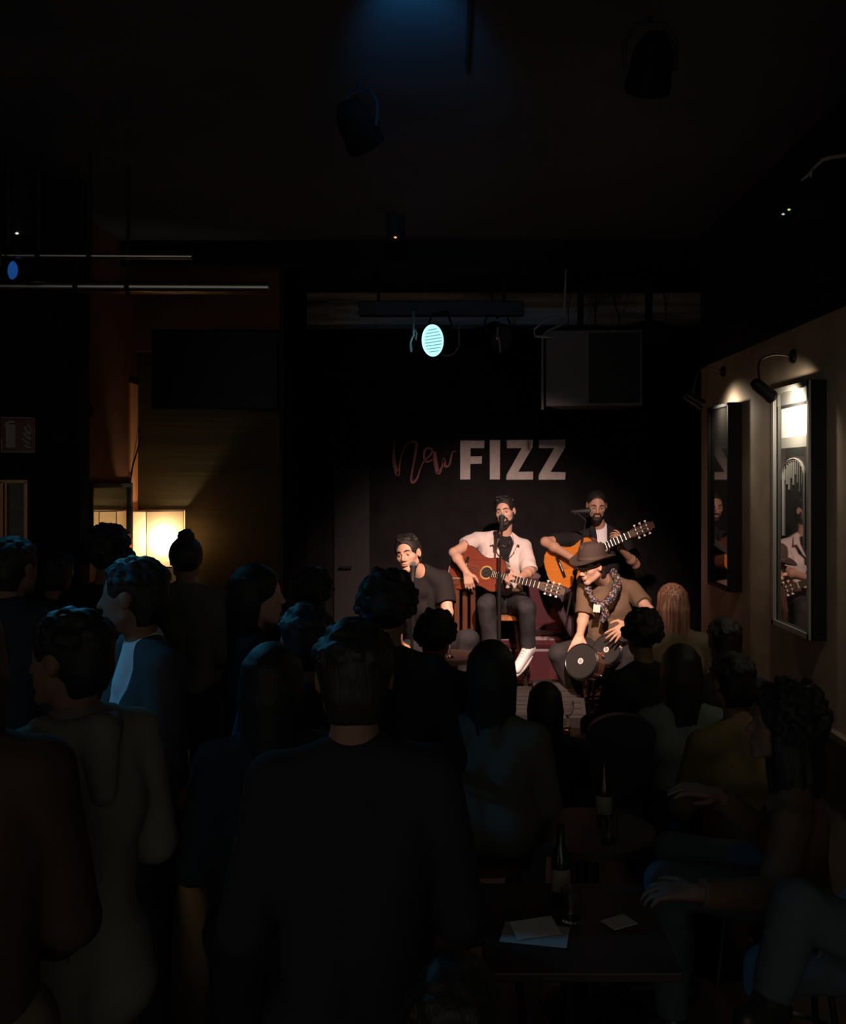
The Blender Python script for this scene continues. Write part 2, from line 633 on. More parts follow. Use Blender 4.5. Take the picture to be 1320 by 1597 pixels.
def build_person(label, J, s=1.0, h=.006, fine=True, skin=None, top=None, topm=None, sleeve='long', trou=None, shoe=None,
                 hands=None, hair='short', hairm=None, beard=None, extra=None, headfine=None, coll=None, vneck=None, hood=False, ripple=.003, group=None, legs=True, seed=1, hem=0.0):
    skin = skin or SKIN
    hairm = hairm or HAIR_BLACK
    pel = (J['hipR'] + J['hipL']) / 2
    J.setdefault('fwd', J['H'] @ Vector((0, 1, 0)))
    sh = (J['shR'] + J['shL']) / 2
    up = (sh - pel).normalized()
    root = thing('person', (pel.x, pel.y, min(J['anR'].z, J['anL'].z) - .09 * s), label, 'person', group)
    pad = {'head': .155, 'wrR': .21, 'wrL': .21, 'neck': .12, 'elR': .09, 'elL': .09, 'anR': .1, 'anL': .1, 'toR': .08, 'toL': .08}
    pts = [(J[k], pad.get(k, .15) * s) for k in J if isinstance(J[k], Vector) and k not in ('fwd', 'soleL', 'soleR')]
    lo = [min(p[i] - q_ for p, q_ in pts) for i in range(3)]
    hi = [max(p[i] + q_ for p, q_ in pts) for i in range(3)]
    fd = Field(lo, hi, h)
    H = J['H']
    hc = J['head']
    # body
    torso_field(fd, J, s, 0)
    fd.cone(J['neck'] - up * .01, hc + H @ Vector((0, -.022, -.06)) * s, .056 * s, .05 * s, .025)
    head_field(fd, hc, H, s, fine)
    for x in 'RL':
        fd.cone(J['sh' + x], J['el' + x], .05 * s, .04 * s, .02)
        fd.cone(J['el' + x], J['wr' + x], .041 * s, .027 * s, .012)
        m = J['el' + x].lerp(J['wr' + x], .3)
        fd.ell(m, (.043 * s,) * 3, None, .02)
        if hands and x in hands:
            hand_field(fd, J['wr' + x], s=s, **hands[x])
        else:
            d = (J['wr' + x] - J['el' + x]).normalized()
            n = Vector((0, 0, -1)) if abs(d.z) < .7 else J['fwd'] * -1
            hand_field(fd, J['wr' + x], d, n, (J['wrL'] - J['wrR']) * (1 if x == 'R' else -1), s)
        if legs:
            fd.cone(J['hip' + x], J['kn' + x], .085 * s, .056 * s, .03)
            fd.cone(J['kn' + x], J['an' + x], .054 * s, .036 * s, .012)
            fd.ell(J['kn' + x].lerp(J['an' + x], .3), (.056 * s,) * 3, None, .03)
            fd.cone(J['an' + x] - Vector((0, 0, .02)) * s, J['to' + x], .036 * s, .026 * s, .01)
    fd.obj('body', skin, root)
    # eyes and lips
    T = lambda x, y, z: hc + H @ Vector((x, y, z)) * s
    if fine:
        for x in (-1, 1):
            b = MB()
            b.lathe([(0, -.0115 * s)] + [(.0115 * s * math.cos(a), .0115 * s * math.sin(a)) for a in np.linspace(-1.4, 1.4, 9)] + [(0, .0115 * s)], T(x * .031, .0785, .0), axes(H @ Vector((0, 1, 0))), 14)
            e = b.obj('eye', EYE_W, root, True)
            b = MB()
            b.lathe([(.0062 * s, 0), (.003 * s, .0012), (0, .0018)], T(x * .031, .0893, .0), axes(H @ Vector((0, 1, -.1))), 12)
            b.obj('iris', EYE_I, e)
            for nm_, f0, f1 in (('upper_eyelid', .12, 1.57), ('lower_eyelid', -1.57, -.42)):
                b = MB()
                b.lathe([(.0129 * s * math.cos(a), .0129 * s * math.sin(a)) for a in np.linspace(f0, f1, 7)], T(x * .031, .0778, .0), H @ Matrix.Rotation(-.12 if f0 > 0 else .05, 3, 'X'), 18)
                b.obj(nm_, skin, root, True)
            b = MB()
            b.tube([T(x * .012, .101, .0225), T(x * .028, .0975, .029), T(x * .048, .083, .024)], [.0035 * s, .0052 * s, .003 * s], 8)
            b.obj('eyebrow', hairm if hairm is not HAIR_GREY else HAIR_DARK, root, True)
        b = MB()
        b.tube([T(-.022, .097, -.0625), T(-.012, .1035, -.0585), T(0, .1045, -.0595), T(.012, .1035, -.0585), T(.022, .097, -.0625)], [.0015, .003, .0026, .003, .0015], 8)
        b.tube([T(-.02, .097, -.067), T(0, .103, -.0725), T(.02, .097, -.067)], [.0015, .0038, .0015], 8)
        b.obj('lips', LIP, root, True)
    # hair
    if hair:
        hf = Field([c - .36 * s for c in hc], [c + .36 * s for c in hc] if hair != 'long' else [c + .36 * s for c in hc], min(h, .006) if fine else .008)
        if hair == 'long' or hair == 'bushy':
            hf = Field([c - .3 * s for c in hc[:2]] + [hc[2] - .5 * s], [c + .3 * s for c in hc], .007)
        r2 = np.random.default_rng(seed)
        q = lambda *r: tuple(v * s for v in r)
        if hair in ('short', 'crop', 'quiff', 'bun', 'long', 'curly', 'bushy', 'swept'):
            t = {'crop': .004, 'short': .009, 'quiff': .011, 'swept': .012}.get(hair, .014)
            hf.ell(T(0, -.016, .038), q(.077 + t, .097 + t, .087 + t), H, 0)
            if hair in ('short', 'quiff', 'crop', 'swept'):
                for _ in range(90 if hair != 'crop' else 0):
                    a = r2.uniform(0, 6.28)
                    z = r2.uniform(.5 if hair != 'short' else .2, 1)
                    rr = math.sqrt(1 - z * z)
                    hf.ell(T((.078 + t) * rr * math.cos(a), -.016 + (.097 + t) * rr * math.sin(a), .038 + (.086 + t) * z), q(.014, .014, .01), H, .006)
            if hair == 'quiff':
                for _ in range(40):
                    x = r2.uniform(-.05, .05)
                    hf.cone(T(x, .02, .118), T(x + r2.uniform(-.008, .012), .066 + r2.uniform(-.01, .006), .125 + r2.uniform(-.01, .01)), .013 * s, .006 * s, .006)
            if hair == 'swept':
                for _ in range(34):
                    x = r2.uniform(-.048, .048)
                    hf.cone(T(x, .055, .108), T(x + r2.uniform(-.01, .02), .0, .126 + r2.uniform(-.008, .008)), .007 * s, .012 * s, .008)
            if hair in ('short', 'crop', 'quiff', 'swept'):
                hf.cone(T(-.02, -.062, -.02), T(-.02, -.052, -.08), .05 * s, .036 * s, .02)
                hf.cone(T(.02, -.062, -.02), T(.02, -.052, -.08), .05 * s, .036 * s, .02)
            # free the face and the nape
            hf.ell(T(0, .13, -.03), q(.085, .085, .126) if hair in ('crop', 'quiff', 'swept') else q(.085, .075, .12), H, .008, True)
            if hair in ('crop', 'quiff', 'swept', 'short'):
                hf.ell(T(0, .13, .035), q(.064, .1, .05), H, .01, True)
            for x in (-1, 1):
                hf.ell(T(x * .088, .005, -.012), q(.024, .045, .045), H, .006, True) if hair in ('short', 'crop', 'quiff', 'swept') else None
            if hair in ('short', 'crop', 'quiff', 'swept'):
                hf.cut(T(0, -.08, -.082), H @ Vector((0, -.2, -1)), T(0, -.08, -.1), .14 * s, .01)
        if hair in ('curly', 'bushy'):
            R0 = .032 if hair == 'curly' else .042
            for _ in range(330):
                a = r2.uniform(0, 6.28)
                z = r2.uniform(-.75 if hair == 'bushy' else -.45, 1)
                rr = math.sqrt(max(0, 1 - z * z))
                y = math.sin(a) * rr
                if y > .45 and z < .35:
                    continue
                e = r2.uniform(.006, R0)
                hf.ell(T((.077 + e) * rr * math.cos(a), -.02 + (.094 + e) * y, .04 + (.088 + e) * z), q(*(r2.uniform(.01, .021),) * 3), H, .005)
        if hair == 'bun':
            hf.ell(T(0, -.05, .14), q(.042, .042, .036), H, .012)
            for _ in range(40):
                v = r2.normal(size=3)
                v /= np.linalg.norm(v)
                hf.ell(T(v[0] * .04, -.05 + v[1] * .04, .142 + v[2] * .034), q(.01, .01, .01), H, .004)
        if hair in ('long', 'bushy'):
            L = J.get('hairlen', .26)
            for i in range(120):
                a = r2.uniform(math.pi * 0.93, math.pi * 2.07) if hair == 'long' else r2.uniform(math.pi * .85, math.pi * 2.15)
                x0, y0 = math.cos(a) * .082, -.016 + math.sin(a) * .1
                p0 = T(x0 * .9, y0 * .9, .07)
                p1 = T(x0 * 1.07, y0 * 1.05, -.03)
                ll = L * r2.uniform(.8, 1.05)
                k = r2.uniform(.7, 1.15) if hair == 'long' else r2.uniform(1.1, 1.5)
                p2 = T(x0 * k, y0 * (.85 if hair == 'long' else 1.1) - .02, -.03 - ll * .55)
                p3 = T(x0 * k * .85 + r2.uniform(-.015, .015), y0 * .8 - .03, -.03 - ll)
                w0 = .014 if hair == 'long' else .018
                hf.cone(p0, p1, w0 * s, w0 * s, .006)
                hf.cone(p1, p2, w0 * s, .011 * s, .004)
                hf.cone(p2, p3, .011 * s, .005 * s, .003)
        hf.obj('hair', hairm, root)
    if beard:
        bf = Field([c - .2 * s for c in hc], [c + .2 * s for c in hc], .004)
        t = beard
        q = lambda *r: tuple(v * s for v in r)
        for x in (-1, 1):
            bf.cone(T(x * .0665, .012, -.015), T(x * .052, .012, -.06), (.010 + t) * s, (.019 + t) * s, .01)
            bf.cone(T(x * .051, .012, -.06), T(x * .014, .072, -.1), (.02 + t) * s, (.018 + t) * s, .012)
            bf.cone(T(x * .022, .086, -.052), T(x * .032, .075, -.085), (.007 + t) * s, (.01 + t) * s, .008)
            bf.cone(T(x * .002, .1, -.0475), T(x * .022, .092, -.053), (.0045 + t) * s, (.005 + t) * s, .005)
        bf.ell(T(0, .077, -.1), q(.027 + t, .02 + t, .02 + t), H, .012)
        bf.ell(T(0, .106, -.064), q(.019, .012, .0085), H, .003, True)
        bf.obj('beard', HAIR_BLACK, root)
    # clothes
    if topm is not None:
        o = .013 * s
        tf = Field(lo, hi, max(h, .005))
        torso_field(tf, J, s, o)
        for x in 'RL':
            e, wv = J['el' + x], J['wr' + x]
            if sleeve == 'long':
                tf.cone(J['sh' + x], e, .052 * s + o, .043 * s + o, .025)
                tf.cone(e, e.lerp(wv, .9), .044 * s + o, .032 * s + o, .015)
                tf.cut(e.lerp(wv, .93), wv - e, wv, .09 * s)
            else:
                f = sleeve if isinstance(sleeve, float) else .62
                f = J.get('slv' + x, f)
                en = J['sh' + x].lerp(e, f)
                tf.cone(J['sh' + x], en, .054 * s + o, .052 * s + o * 1.3, .025)
                tf.cut(en, e - J['sh' + x], en + (e - J['sh' + x]).normalized() * .05 * s, .085 * s)
        # neckline and hem
        tf.cone(J['neck'] - up * .02 * s - J['fwd'] * .012 * s, J['neck'] - up * .12 * s, .066 * s, .09 * s, .02)
        tf.ell(J['neck'] + (hc - J['neck']).normalized() * .075 * s + J['fwd'] * .03, (.062 * s, .062 * s, .052 * s), None, .004, True)
        if vneck:
            fw = J['fwd']
            tf.cone(J['neck'] + fw * .085 + up * .01, J['neck'] + fw * .105 - up * J.get('vlen', .2) * s, .056 * s, J.get('vwid', .034) * s, .004, True)
            inf = Field(lo, hi, .006)
            torso_field(inf, J, s, .007)
            inf.cone(J['neck'] + up * .015, J['neck'] - up * .12 * s - fw * -.01, .062 * s, .088 * s, .02)
            inf.ell(J['neck'] + (hc - J['neck']).normalized() * .078 * s + J['fwd'] * .035, (.056 * s, .062 * s, .052 * s), None, .004, True)
            inf.cut(pel.lerp(sh, .25), -up, pel, .4 * s)
            inf.obj('inner_shirt', vneck, root)
        if hem > 0:
            for x in 'RL':
                tf.cone(pel.lerp(J['hip' + x], .8), J['hip' + x].lerp(J['kn' + x], hem), .118 * s + o, .12 * s + o, .03)
        tf.ripple(ripple, 22, seed)
        t = tf.obj(top or 'top', topm, root)
    if hood:
        tf = Field([c - .25 for c in J['neck']], [c + .25 for c in J['neck']], .008)
        bk = -J['fwd']
        rt_ = (J['shR'] - J['shL']).normalized()
        nk = J['neck']
        for a0, a1 in ((-1, -.5), (-.5, .5), (.5, 1)):
            tf.cone(nk + rt_ * .085 * a0 + bk * (.09 - .09 * abs(a0)) + Vector((0, 0, -.03 * (1 - abs(a0)))), nk + rt_ * .085 * a1 + bk * (.09 - .09 * abs(a1)) + Vector((0, 0, -.03 * (1 - abs(a1)))), .042, .042, .02)
        tf.cone(nk + bk * .1, nk + bk * .12 + Vector((0, 0, -.14)), .05, .03, .03)
        tf.obj('hood', topm, root)
    if trou is not None and legs:
        o = .013 * s
        tf = Field(lo, hi, max(h, .005))
        tf.cone(J['hipL'], J['hipR'], .098 * s + o, .098 * s + o, .02)
        for x in 'RL':
            tf.cone(J['hip' + x], J['kn' + x], .087 * s + o, .06 * s + o, .02)
            tf.cone(J['kn' + x], J['an' + x], .062 * s + o, .042 * s + o, .012)
            tf.cut(J['an' + x].lerp(J['kn' + x], .05), J['an' + x] - J['kn' + x], J['an' + x], .09 * s)
        tf.ripple(.003, 26, seed + 5)
        tf.obj('trousers', trou, root)
    if legs:
        for x in 'RL':
            b = Field([c - .3 for c in J['an' + x]], [c + .3 for c in J['an' + x]], .006)
            a, to = J['an' + x], J['to' + x]
            fwd = (to - a)
            low = Vector((0, 0, -.045 * s)) if abs(fwd.normalized().z) < .6 else fwd.normalized() * .0
            sup = J.get('sole' + x, Vector((0, 0, -1)))
            heel = a + sup * .05 * s - fwd.normalized() * .035 * s
            b.cone(a + sup * .0, heel.lerp(a, .3), .044 * s, .045 * s, .01)
            b.cone(heel, to, .04 * s, .036 * s, .02)
            b.cone(a, to, .042 * s, .03 * s, .02)
            b.cut((heel + to) / 2 + sup * .036 * s, sup, (heel + to) / 2 + sup * .05 * s, .2 * s)
            so = b.obj('shoe', shoe or SHOE_B, root)
            if shoe and fine:
                lace_and_sole(so, a, to, sup, heel, s)
    if extra:
        extra(root, J)
    return root


def lace_and_sole(so, a, to, sup, heel, s):
    fw = (to - heel).normalized()
    sd = fw.cross(sup).normalized()
    b = MB()
    out = []
    L = (to - heel).length
    for k in range(28):
        t_ = 2 * math.pi * k / 28
        out.append(heel + fw * (L / 2 + (L / 2 + .045 * s) * math.cos(t_)) + sd * (.043 * s) * math.sin(t_) * (1.0 + .1 * math.cos(t_)) + sup * .031 * s)
    b.prism(out, sup * .014 * s)
    b.obj('sole', mat('sole_rubber', (0.6, 0.58, 0.56), .6) if so.data.materials[0].name == 'white_leather' else SHOE_B, so)
    b = MB()
    for k in range(5):
        c = a.lerp(to, .25 + .11 * k) - sup * (.045 - .003 * k) * s
        b.tube([c - sd * .02 * s + sup * .006, c - sup * .003, c + sd * .02 * s + fw * .006 + sup * .006], .0028 * s, 6)
    b.obj('laces', mat('lace_grey', (0.4, 0.38, 0.38), .8) if so.data.materials[0].name == 'white_leather' else SHOE_B, so, True)


def frame(x, y, yaw, f0=0.0):
    """local (right, forward, up) to the place; yaw 0 looks along +Y, positive turns left"""
    R = Matrix.Rotation(yaw, 3, 'Z')
    return (lambda v: Vector((x, y, 0)) + R @ Vector(v)), R


def crowd(px, ptop, Y, yaw=0, pose='stand', label='', hair='short', hairm=None, topm=None, trou=None, tilt=0, turn=0, nod=0, lean=0.0, h=.011, dy=.135, ov=None, s=None, hip=None, sleeve='long', seat=True, who='guest', **kw):
    top = CH - (ptop - CY) * Y / F - (.022 if hair in ('curly', 'bushy') else .05 if hair == 'bun' else 0)
    x = (px - CX) * Y / F
    L, R = frame(x, Y, math.radians(yaw))
    Hm = R @ Matrix.Rotation(math.radians(turn), 3, 'Z') @ Matrix.Rotation(math.radians(-nod), 3, 'X') @ Matrix.Rotation(math.radians(tilt), 3, 'Y')
    if pose == 'stand':
        s = s or top / 1.80
        z = lambda v: v * s
        J = dict(head=(0, .02, z(1.665)), neck=(0, -.02, z(1.505)), shR=(.17 * s, -.02, z(1.455)), shL=(-.17 * s, -.02, z(1.455)),
                 elR=(.235 * s, -.01, z(1.14)), elL=(-.235 * s, -.01, z(1.14)), wrR=(.2 * s, .2 * s, z(1.08)), wrL=(-.2 * s, .2 * s, z(1.08)),
                 hipR=(.09 * s, 0, z(.93)), hipL=(-.09 * s, 0, z(.93)), knR=(.1 * s, .01, z(.5)), knL=(-.1 * s, .01, z(.5)),
                 anR=(.11 * s, -.02, z(.09)), anL=(-.11 * s, -.02, z(.09)), toR=(.13 * s, .15 * s, z(.03)), toL=(-.13 * s, .15 * s, z(.03)))
    else:
        s = s or 1.0
        pz = hip if hip else top - .845 * s
        hz = top - .135 * s
        an = max(pz - .44 * s, .1)
        k = (hz - pz) / (.71 * s)
        z = lambda v: pz + v * s * k
        J = dict(head=(0, .05 + lean, hz), neck=(0, .0 + lean * .8, hz - .175 * s), shR=(.17 * s, lean * .75, hz - .235 * s), shL=(-.17 * s, lean * .75, hz - .235 * s),
                 elR=(.22 * s, .06 + lean * .6, hz - .5 * s), elL=(-.22 * s, .06 + lean * .6, hz - .5 * s), wrR=(.11 * s, .3, z(.1)), wrL=(-.11 * s, .3, z(.1)),
                 hipR=(.09 * s, 0, pz), hipL=(-.09 * s, 0, pz), knR=(.14 * s, .42 * s, pz + .02), knL=(-.14 * s, .42 * s, pz + .02),
                 anR=(.14 * s, .4 * s, an), anL=(-.14 * s, .4 * s, an), toR=(.15 * s, .56 * s, an - .06), toL=(-.15 * s, .56 * s, an - .06))
    if ov:
        for k_, v in ov.items():
            if not isinstance(v, Vector) and isinstance(v, tuple):
                J[k_] = v
    J = {k_: (L(v) if isinstance(v, tuple) else v) for k_, v in J.items()}
    if ov:
        for k_, v in ov.items():
            if isinstance(v, Vector) or isinstance(v, float):
                J[k_] = v
    J['H'] = Hm
    J['fwd'] = R @ Vector((0, 1, 0))
    # move the head so that its crown is where the photo has it
    kw.setdefault('skin', mat('skin_dusky', (0.2, 0.11, 0.075), .6, spec=.2))
    r = build_person(label, J, s, h, False, hair=hair, hairm=hairm or HAIR_BLACK, topm=topm, trou=trou, sleeve=sleeve, **kw)
    if pose == 'sit' and seat:
        bar_stool(L((0, 0, 0)), min(J['hipR'].z, J['hipL'].z) - .118 * s, who)
    return J


_stools = []


def bar_stool(p, top, who=None, label=None, wood=None, legm=None, splay=.17, base=0.0):
    label = label or ('dark round stool under the ' + str(who))
    r = thing('bar_stool', (p.x, p.y, base), label, 'stool', 'stools of the seated guests' if who else None)
    b = MB()
    b.lathe([(0, top), (.15, top), (.165, top - .01), (.165, top - .03), (.15, top - .04), (0, top - .04)], (p.x, p.y, 0))
    b.obj('seat', wood or mat('stool_wood_dark', (0.06, 0.035, 0.02), 0.5), r, True)
    zt = top - .04
    for a in range(4):
        an = math.pi / 4 + a * math.pi / 2
        b = MB()
        b.tube([(p.x + .09 * math.cos(an), p.y + .09 * math.sin(an), zt), (p.x + splay * math.cos(an), p.y + splay * math.sin(an), base)], .012, 8)
        b.obj('leg', legm or METAL, r, True)
    if zt - base > .35:
        b = MB()
        rr = .09 + (splay - .09) * (.68)
        zz = base + (zt - base) * .32
        b.tube([(p.x + rr * math.cos(t), p.y + rr * math.sin(t), zz) for t in np.linspace(0, 2 * math.pi, 25)], .009, 8)
        b.obj('footrest', legm or METAL, r, True)
    return r


# ------------------------------------------------------------------ the room
WALLM = ramp_mat('black_wall_paint', [(0.3, (0.007, 0.006, 0.0065)), (0.7, (0.012, 0.0105, 0.011))], (6, 6, 6), 0.85, bump=0.15, spec=0.12)
TAUPE = ramp_mat('taupe_wall_paint', [(0.3, (0.27, 0.205, 0.15)), (0.7, (0.42, 0.33, 0.25))], (3, 3, 3), 0.7, bump=0.25, spec=0.3)
RUST = ramp_mat('rust_plaster', [(0.3, (0.1, 0.036, 0.014)), (0.7, (0.15, 0.058, 0.024))], (5, 5, 5), 0.8, bump=0.2, spec=0.2)
SIDING = ramp_mat('olive_siding', [(0.2, (0.028, 0.018, 0.0035)), (0.8, (0.05, 0.033, 0.006))], (0.6, 0.6, 16), 0.6, bump=0.3, spec=0.3)
FLOORM = ramp_mat('dark_floor_boards', [(0.3, (0.03, 0.02, 0.016)), (0.7, (0.075, 0.045, 0.035))], (9, 1, 1), 0.45, bump=0.1)
STAGEM = ramp_mat('stage_boards', [(0.3, (0.1, 0.055, 0.045)), (0.7, (0.2, 0.12, 0.1))], (1, 9, 1), 0.5, bump=0.1)
CEILM = ramp_mat('ceiling_panels', [(0.3, (0.04, 0.045, 0.05)), (0.7, (0.055, 0.06, 0.07))], (2, 2, 2), 0.8, bump=0.05, spec=0.2)
PLANK = ramp_mat('weathered_planks', [(0.25, (0.05, 0.035, 0.025)), (0.5, (0.42, 0.32, 0.26)), (0.75, (0.7, 0.56, 0.48))], (1.2, 1.2, 16), 0.8, bump=0.5, detail=8, spec=0.2)

YB, ZC = 8.7, 3.75
XR = 1.79


def slab(name, lo, hi, m):
    lo, hi = Vector(lo), Vector(hi)
    return struct(MB().box((lo + hi) / 2, hi - lo).obj(name, m))


slab('floor', (-5, -2.0, -0.1), (4.2, 9.0, 0), FLOORM)
slab('ceiling', (-5, -2.0, ZC), (4.2, 9.0, ZC + 0.1), CEILM)
slab('wall_back', (-1.26, YB, 0), (4.2, YB + 0.15, ZC), WALLM)
slab('wall_back_left', (-2.5, 7.25, 0), (-1.26, 7.4, ZC), SIDING)
slab('wall_jog', (-1.4, 7.4, 0), (-1.26, YB, ZC), WALLM)
slab('wall_left_alcove', (-2.5, 5.6, 0), (-2.34, 7.25, ZC), RUST)
slab('wall_left_partition', (-5, 5.45, 0), (-2.08, 5.6, ZC), WALLM)
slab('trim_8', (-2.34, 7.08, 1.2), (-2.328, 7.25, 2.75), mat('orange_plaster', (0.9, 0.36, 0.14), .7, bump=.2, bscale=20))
slab('wall_left', (-5, -2.0, 0), (-4.85, 5.45, ZC), WALLM)
slab('wall_right', (XR, -2.0, 0), (XR + 0.12, 6.76, ZC), TAUPE)
slab('wall_right_return', (XR + .12, 6.64, 0), (4.2, 6.76, ZC), WALLM)
slab('wall_right_stage', (4.05, 6.76, 0), (4.2, YB, ZC), WALLM)
slab('trim_1', (-1.26, YB - 0.03, 3.42), (4.2, YB, ZC - .03), PLANK)
slab('trim_2', (XR - .035, -2.0, 0.86), (XR, 6.76, 0.89), mat('ledge_wood', (0.2, 0.15, 0.12), 0.35))
slab('trim_9', (XR - .006, -2.0, 2.82), (XR, 6.76, ZC), mat('upper_wall_shade', (0.02, 0.018, 0.018), .9, spec=.1))  # shade above the picture lamps' glow, put in as a dark strip
slab('trim_3', (-1.26, YB - 0.1, 3.38), (XR + 1.5, YB, 3.42), mat('dark_rail', (0.04, 0.03, 0.025), 0.5))
# coloured bare strip of wall over the siding
slab('trim_4', (-2.34, 7.22, 3.0), (-1.26, 7.25, ZC), RUST)
# stage platform
st = MB()
st.box((0.95, 7.65, 0.215), (4.42, 2.1, 0.07), bev=.01)
st.box((0.95, 7.68, 0.09), (4.36, 2.0, 0.18))
struct(st.obj('floor_stage', STAGEM))
# ceiling panel joints and a beam
for i, (a, b) in enumerate((((-4.85, 3.30, ZC), (XR, 3.27, ZC)), ((.085, -1.9, ZC), (.085, 4.0, ZC)))):
    a, b = Vector(a), Vector(b)
    mb = MB()
    mb.tube([a, b], .012, 6)
    struct(mb.obj('trim_%d' % (5 + i), BLACK))
# background rafters in front of the band
slab('ceiling_beam', (-4.85, 6.9, 3.58), (XR, 7.05, ZC), mat('beam_black', (0.01, 0.009, 0.008), 0.9, spec=.1))

# tall door on the back wall, barely lighter than the wall
px = lambda a, b, Y: P(a, b, Y)
dr = MB()
p0, p1 = P(522, 728, YB), P(577, 1080, YB)
dr.box(((p0.x + p1.x) / 2, YB - .02, (p0.z + .25) / 2), (p1.x - p0.x, .04, p0.z - .25), bev=.004)
door = struct(dr.obj('door_1', mat('door_dark', (0.01, 0.0085, 0.0085), 0.8)), 'dark flush door in the black back wall left of the stage')
hb = MB()
hb.tube([(p0.x + .06, YB - .045, 1.25), (p0.x + .06, YB - .1, 1.25), (p0.x + .17, YB - .1, 1.25)], .009, 8)
hb.obj('door_handle', METAL, door, True)

# pipes under the ceiling on the left
PIPE = mat('pipe_metal', (0.45, 0.42, 0.38), 0.28, 1.0)
for k, (py, Y, x1, lab, r) in enumerate(((398, 5.0, 300, 'thin metal conduit under the ceiling, the upper and nearer of the pipes', .016), (446, 5.22, 420, 'thick metal pipe under the ceiling, lowest of the pipes', .03), (452, 5.34, 420, 'slimmer metal pipe running behind the thick lowest pipe', .018))):
    a, b = P(-60, py, Y), P(x1, py + 2, Y)
    b2 = MB()
    b2.tube([a, b], r, 14)
    o = b2.obj('ceiling_pipe', PIPE, None, True)
    tag(o, lab, 'pipe')
    for q in (120, 200) if k else (60, 140):
        c = P(q, py, Y)
        b3 = MB()
        b3.box((c.x, c.y, (c.z + ZC) / 2), (.02, .01, ZC - c.z))
        b3.lathe([(r + .001, -.012), (r + .007, -.012), (r + .007, .012), (r + .001, .012)], c, axes((1, 0, 0)), 14)
        b3.obj('hanger', BLACK, o)

# ------------------------------------------------------------------ painted wall lettering
PAINT = ramp_mat('pale_wall_lettering', [(0.3, (0.5, 0.44, 0.42)), (0.7, (0.62, 0.55, 0.53))], (25, 25, 25), 0.7, bump=0.1, spec=0.2)
RED = mat('red_wall_lettering', (0.2, 0.06, 0.07), 0.7)
zz = lambda x, y: P(600 + x / 4.4, 670 + y / 4.4, YB - .004)
sign = thing('wall_lettering', zz(650, 340), 'big pale painted capitals with a red brush script word on the black back wall', 'lettering')
for nm, pts in (('F', [(520, 75), (686, 75), (684, 127), (590, 127), (590, 184), (668, 183), (667, 233), (588, 236), (588, 342), (520, 342)]),
                ('I', [(722, 72), (793, 72), (792, 342), (723, 342)]),
                ('Z', [(838, 72), (1018, 70), (1015, 122), (918, 290), (1020, 288), (1019, 343), (835, 344), (838, 310), (942, 127), (840, 127)]),
                ('Z', [(1060, 72), (1242, 68), (1240, 122), (1140, 290), (1243, 293), (1240, 343), (1057, 344), (1060, 308), (1166, 127), (1060, 127)])):
    o = MB().prism([zz(*p) for p in pts], (0, .0035, 0)).obj('letter', PAINT, sign)


def ribbon(b, pts, off=0.0035):
    """brush stroke: (x, y, width) in lettering units, smoothed"""
    pts = np.array(pts, float)
    out = []
    n = len(pts)
    for i in range(n - 1):
        p0, p1, p2, p3 = pts[max(i - 1, 0)], pts[i], pts[i + 1], pts[min(i + 2, n - 1)]
        for t in np.linspace(0, 1, 7)[:-1]:
            out.append(.5 * ((2 * p1) + (-p0 + p2) * t + (2 * p0 - 5 * p1 + 4 * p2 - p3) * t * t + (-p0 + 3 * p1 - 3 * p2 + p3) * t ** 3))
    out.append(pts[-1])
    L, R_ = [], []
    for i, p in enumerate(out):
        d = out[min(i + 1, len(out) - 1)][:2] - out[max(i - 1, 0)][:2]
        d = d / max(np.linalg.norm(d), 1e-6)
        nn = np.array([-d[1], d[0]]) * p[2] / 2
        L.append(p[:2] + nn)
        R_.append(p[:2] - nn)
    for i in range(len(out) - 1):
        b.prism([zz(*L[i]), zz(*L[i + 1]), zz(*R_[i + 1]), zz(*R_[i])], (0, off, 0))


for k, stroke in enumerate(([(74, 72, 6), (64, 130, 13), (66, 220, 24), (88, 308, 26), (100, 270, 14), (110, 200, 7), (145, 110, 6), (195, 82, 12), (220, 100, 18), (206, 200, 13), (184, 320, 12), (190, 362, 18), (220, 340, 14), (245, 270, 8)],
                            [(245, 270, 7), (272, 215, 8), (310, 180, 10), (328, 145, 12), (300, 126, 12), (274, 150, 14), (272, 195, 14), (290, 222, 10), (330, 205, 8)],
                            [(345, 150, 16), (350, 220, 26), (368, 298, 24), (395, 255, 12), (408, 200, 16), (414, 248, 20), (442, 245, 12), (458, 190, 12), (466, 156, 8), (492, 148, 6)])):
    b = MB()
    ribbon(b, stroke)
    b.obj('script_letter', RED, sign)

# ------------------------------------------------------------------ fire extinguisher sign
SG = lambda x, y: P(x / 19.97, 640 + y / 19.97, 5.44)
fs = MB().prism([SG(20, 200), (SG(1060, 215)), SG(1100, 260), SG(1090, 1330), SG(20, 1330)], (0, .006, 0)).obj('safety_sign', mat('sign_red', (0.1, 0.02, 0.018), 0.35))
tag(fs, 'square red sign with white extinguisher and flames pictogram on the left partition', 'sign')
WH = mat('sign_white', (0.25, 0.22, 0.21), 0.4)
b = MB()
b.prism([SG(195, 470) + Vector((0, -.001, 0)), SG(240, 430), SG(440, 430), SG(485, 480), SG(480, 1160), SG(195, 1160)], (0, -.0015, 0))
b.prism([SG(120, 490), SG(180, 370), SG(310, 310), SG(450, 340), SG(460, 400), (SG(330, 390)), (SG(220, 430)), SG(170, 500)], (0, -.0015, 0))
b.obj('extinguisher_pictogram', WH, fs)
b = MB()
